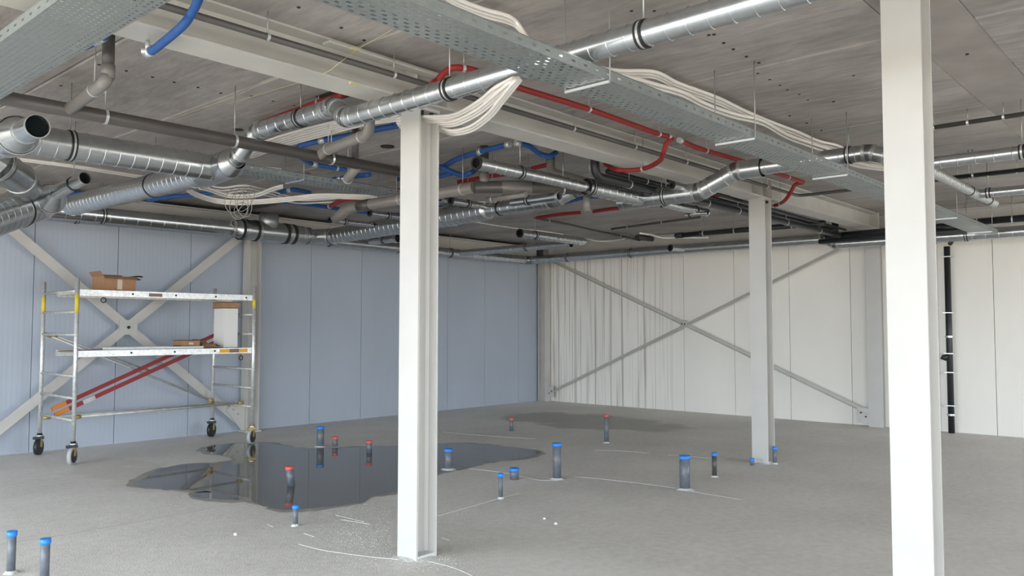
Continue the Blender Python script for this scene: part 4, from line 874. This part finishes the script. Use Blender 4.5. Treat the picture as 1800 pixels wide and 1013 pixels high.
MB().tube(spline([V(4.30, YF+0.3, 2.22), V(4.42, YF+0.3, 2.245), V(4.52, YF+0.28, 2.262), V(4.58, YF+0.27, 2.258)], 5), 0.009, 8).build('tool_handle', 'cap_black', t)
tag(MB().box(5.30, 5.34, YF+0.24, YF+0.28, 1.331, 1.40).build('bottle_cap', 'white_box', None, loc=V(5.32, YF+0.26, 1.331)), 'small pale object between the boxes on the lower platform', 'item')
# ------------------------------------------------------------------ puddle and floor marks
pud = [(235, 853), (262, 838), (285, 824), (330, 816), (385, 815), (415, 809), (402, 803), (372, 797), (362, 789), (385, 782), (430, 779), (470, 780), (505, 785), (545, 789), (600, 788), (650, 786), (705, 784), (790, 780), (840, 782), (885, 785), (950, 794),
       (930, 803), (885, 809), (855, 816), (815, 822), (790, 827), (766, 836), (740, 852), (700, 864), (655, 872), (632, 884), (565, 893), (510, 897), (470, 892), (440, 881), (400, 879), (340, 874), (335, 868), (375, 866), (330, 862), (280, 861)]
P = spline([at(a, b, 0) for a, b in pud]+[at(*pud[0], 0)], 5)[:-1]
P = [p+V(random.uniform(-0.02, 0.02), random.uniform(-0.02, 0.02), 0) for p in P]
cx_ = sum((p.x for p in P))/len(P); cy_ = sum((p.y for p in P))/len(P)
pm = MB().prism([V(p.x, p.y, 0.0005) for p in P][::1], V(0, 0, 0.002))
tag(pm.build('puddle', 'water', None, loc=(cx_, cy_, 0)), 'large dark puddle of water on the floor behind the near column', 'puddle')
pud_o = [o for o in bpy.data.objects if o.name == 'puddle'][0]
G = []; n = len(P)
for i, p in enumerate(P):
    d = (P[(i+2) % n]-P[i-2]).normalized(); nn = V(d.y, -d.x, 0)
    if (p+nn*0.05-V(cx_, cy_, 0)).length < (p-nn*0.05-V(cx_, cy_, 0)).length and True: pass
    w0 = 0.05+0.05*math.sin(i*0.37)+random.uniform(0, 0.03)
    G.append((p, nn, w0))
area = sum(P[i].x*P[(i+1) % n].y-P[(i+1) % n].x*P[i].y for i in range(n))
sgn = 1 if area > 0 else -1
mr_ = MB(); k0 = 0
for (p, nn, w0) in G: mr_.v += [V(p.x, p.y, 0.0012), V(p.x, p.y, 0.0012)+nn*w0*sgn]
for i in range(n): j = (i+1) % n; mr_.face([2*i, 2*i+1, 2*j+1, 2*j])
mr_.build('damp_margin', mat('damp_screed', (0.36, 0.335, 0.295), 0.45, noise=0.2, nscale=5), pud_o)
fl = struct('trim_1', (0, 0, 0))
def line(pts, wd, nm='floor_residue_line'):
    sp = spline([at(a, b, 0) for a, b in pts], 6); mb = MB()
    for i in range(len(sp)-1):
        a, b = sp[i], sp[i+1]; d = (b-a).normalized(); s = V(-d.y, d.x, 0); w0 = wd*random.uniform(0.4, 1.1)
        mb.prism([a-s*w0/2+V(0, 0, 0.0005), b-s*w0/2+V(0, 0, 0.0005), b+s*w0/2+V(0, 0, 0.0005), a+s*w0/2+V(0, 0, 0.0005)], V(0, 0, 0.002))
    mb.build(nm, 'chalk', fl)
for l, wd in (([(525, 957), (570, 968), (640, 978), (700, 984)], 0.012), ([(740, 985), (790, 996), (830, 1012)], 0.014), ([(1010, 838), (1080, 845), (1170, 856), (1225, 866), (1305, 879)], 0.014),
              ([(820, 824), (860, 828), (900, 834), (945, 844), (975, 845)], 0.012), ([(1045, 792), (1090, 793), (1140, 797)], 0.016), ([(780, 760), (850, 766), (940, 772)], 0.016),
              ([(770, 907), (820, 893), (875, 877)], 0.016), ([(875, 877), (912, 868)], 0.02), ([(590, 906), (640, 918)], 0.008), ([(600, 914), (650, 922)], 0.006), ([(470, 922), (480, 927)], 0.01), ([(535, 938), (552, 944)], 0.01),
              ([(776, 946), (790, 950)], 0.008), ([(1175, 800), (1250, 806)], 0.012)):
    line(l, wd)
mbj = MB(); jp = [at(*p_, 0) for p_ in ((-30, 962), (120, 940), (260, 915), (380, 893), (480, 880), (560, 868))]
for i in range(len(jp)-1):
    d = (jp[i+1]-jp[i]).normalized(); sd_ = V(-d.y, d.x, 0)*0.005
    mbj.prism([jp[i]-sd_, jp[i+1]-sd_, jp[i+1]+sd_, jp[i]+sd_], V(0, 0, 0.001))
mbj.build('bay_joint', mat('bay_joint', (0.40, 0.37, 0.33), 0.8), fl)
# dusty rough mortar round the near column
gm = MB()
def crumb(cx0, cy0, sx_, sy_, n_, s0, s1):
    for k in range(n_):
        px = random.gauss(cx0, sx_); py = random.gauss(cy0, sy_)
        if py < 800 or (px > 690 and px < 768 and py < 975): continue
        p = at(px, py, 0); s = random.uniform(s0, s1)*1.1; a_ = random.uniform(0, 3.1)
        if (p-V(4.5, 1.3, 0)).length < 0.3: continue
        b0 = len(gm.v); hh = s*0.3
        for q in range(4):
            t_ = a_+q*math.pi/2; gm.v.append(V(p.x+math.cos(t_)*s, p.y+math.sin(t_)*s*0.6, 0.0))
        gm.v.append(V(p.x, p.y, hh))
        for q in range(4): gm.face([b0+q, b0+(q+1) % 4, b0+4])
crumb(655, 950, 45, 25, 900, 0.003, 0.009); crumb(760, 985, 25, 8, 320, 0.003, 0.009); crumb(640, 900, 60, 12, 260, 0.003, 0.008); crumb(350, 930, 200, 40, 260, 0.002, 0.006); crumb(820, 900, 50, 14, 160, 0.003, 0.007); crumb(560, 880, 60, 12, 160, 0.002, 0.007)
gm.build('mortar_crumbs', mat('mortar_crumb', (0.66, 0.64, 0.60), 0.9), fl, kind='stuff')
for k, (px, py, s, lab) in enumerate(((957, 913, 0.014, 'small white pebble on the floor, left one of a pair'), (977, 922, 0.016, 'small white pebble on the floor, right one of a pair'), (414, 941, 0.017, 'small white pebble lying alone on the floor at left'))):
    p = at(px, py, 0); m = MB(); m.tube([p, p+V(0, 0, s*0.4), p+V(0, 0, s*0.9), p+V(0, 0, s*1.1)], [s*0.8, s, s*0.6, s*0.1], 8)
    tag(m.build('pebble', 'chalk', None, loc=p), lab, 'pebble')
# stub pipes standing out of the floor
stubs = [(19, 1008, 0.272, 0.026, 'blue', 'blue-capped grey pipe stub at the far left bottom edge'),
 (78, 1022, 0.267, 0.027, 'blue', 'blue-capped grey pipe stub second from the left bottom edge'),
 (519, 925, 0.169, 0.021, 'blue', 'blue-capped grey pipe stub in front of the puddle'),
 (512, 855, 0.20, 0.037, 'red', 'leaning red-capped grey pipe stub standing in the puddle'),
 (563, 786, 0.274, 0.048, 'blue', 'blue-capped grey pipe stub at the back edge of the puddle'),
 (589, 785, 0.13, 0.034, 'red', 'short red-capped pipe stub right beside the blue-capped one behind the puddle'),
 (649, 797, 0.159, 0.034, 'red', 'red-capped pipe stub at the back of the puddle near the column'),
 (788, 826, 0.237, 0.046, 'blue', 'blue-capped pipe stub at the right side of the near column'),
 (880, 877, 0.238, 0.021, 'blue', 'thin blue-capped pipe stub right of the near column'),
 (904, 843, 0.12, 0.048, 'blue', 'lowest wide blue-capped pipe stub in the middle of the floor'),
 (979, 843, 0.383, 0.045, 'blue', 'tall blue-capped grey pipe stub in the middle of the floor'),
 (899, 758, 0.203, 0.031, 'red', 'small red-capped pipe stub far back before the corner'),
 (1066, 779, 0.396, 0.032, 'red', 'tall thin red-capped pipe stub in front of the cream wall'),
 (1204, 861, 0.337, 0.052, 'blue', 'widest pale grey pipe stub with a blue cap left of the middle column'),
 (1256, 839, 0.262, 0.026, 'blue', 'thin dark pipe stub with a blue top between the wide stub and the middle column'),
 (1322, 818, 0.08, 0.024, 'blue', 'tiny blue-capped stub at the foot of the middle column'),
 (1362, 816, 0.202, 0.025, 'blue', 'thin blue-capped stub right behind the middle column')]
for i, (px, py, hh, r, col, lab) in enumerate(stubs):
    p = at(px, py, 0); t = thing('pipe_stub', lab, 'pipe', p, 'capped pipe stubs standing in the floor')
    lean = V(-0.012, -0.01, 0) if i == 3 else V(0, 0, 0)
    if i == 3: lean = V(-0.02, 0.01, 0)
    top = p+V(0, 0, hh)+lean*1.0
    MB().tube([p, top-V(0, 0, 0.012)], r, 20, (True, True)).build('pipe_body', 'pvc_floor' if i not in (14,) else 'pvc', t)
    MB().tube([top-V(0, 0, 0.035), top-V(0, 0, 0.030), top], [r+0.001, r+0.005, r+0.005], 20).build('end_cap', 'cap_'+col, t)
    if i in (0, 1, 2, 7, 10, 13, 14, 16, 12, 4, 8):
        g = MB(); k0 = 14; ring = [V(p.x+math.cos(2*math.pi*k/k0)*r*random.uniform(1.3, 2.2), p.y+math.sin(2*math.pi*k/k0)*r*random.uniform(1.3, 2.2), 0.001) for k in range(k0)]
        tp = [V(p.x+math.cos(2*math.pi*k/k0)*r*1.05, p.y+math.sin(2*math.pi*k/k0)*r*1.05, 0.018) for k in range(k0)]
        g.v += ring+tp
        for k in range(k0): j = (k+1) % k0; g.face([k, j, k0+j, k0+k], True)
        g.build('mortar_collar', 'grout', t)
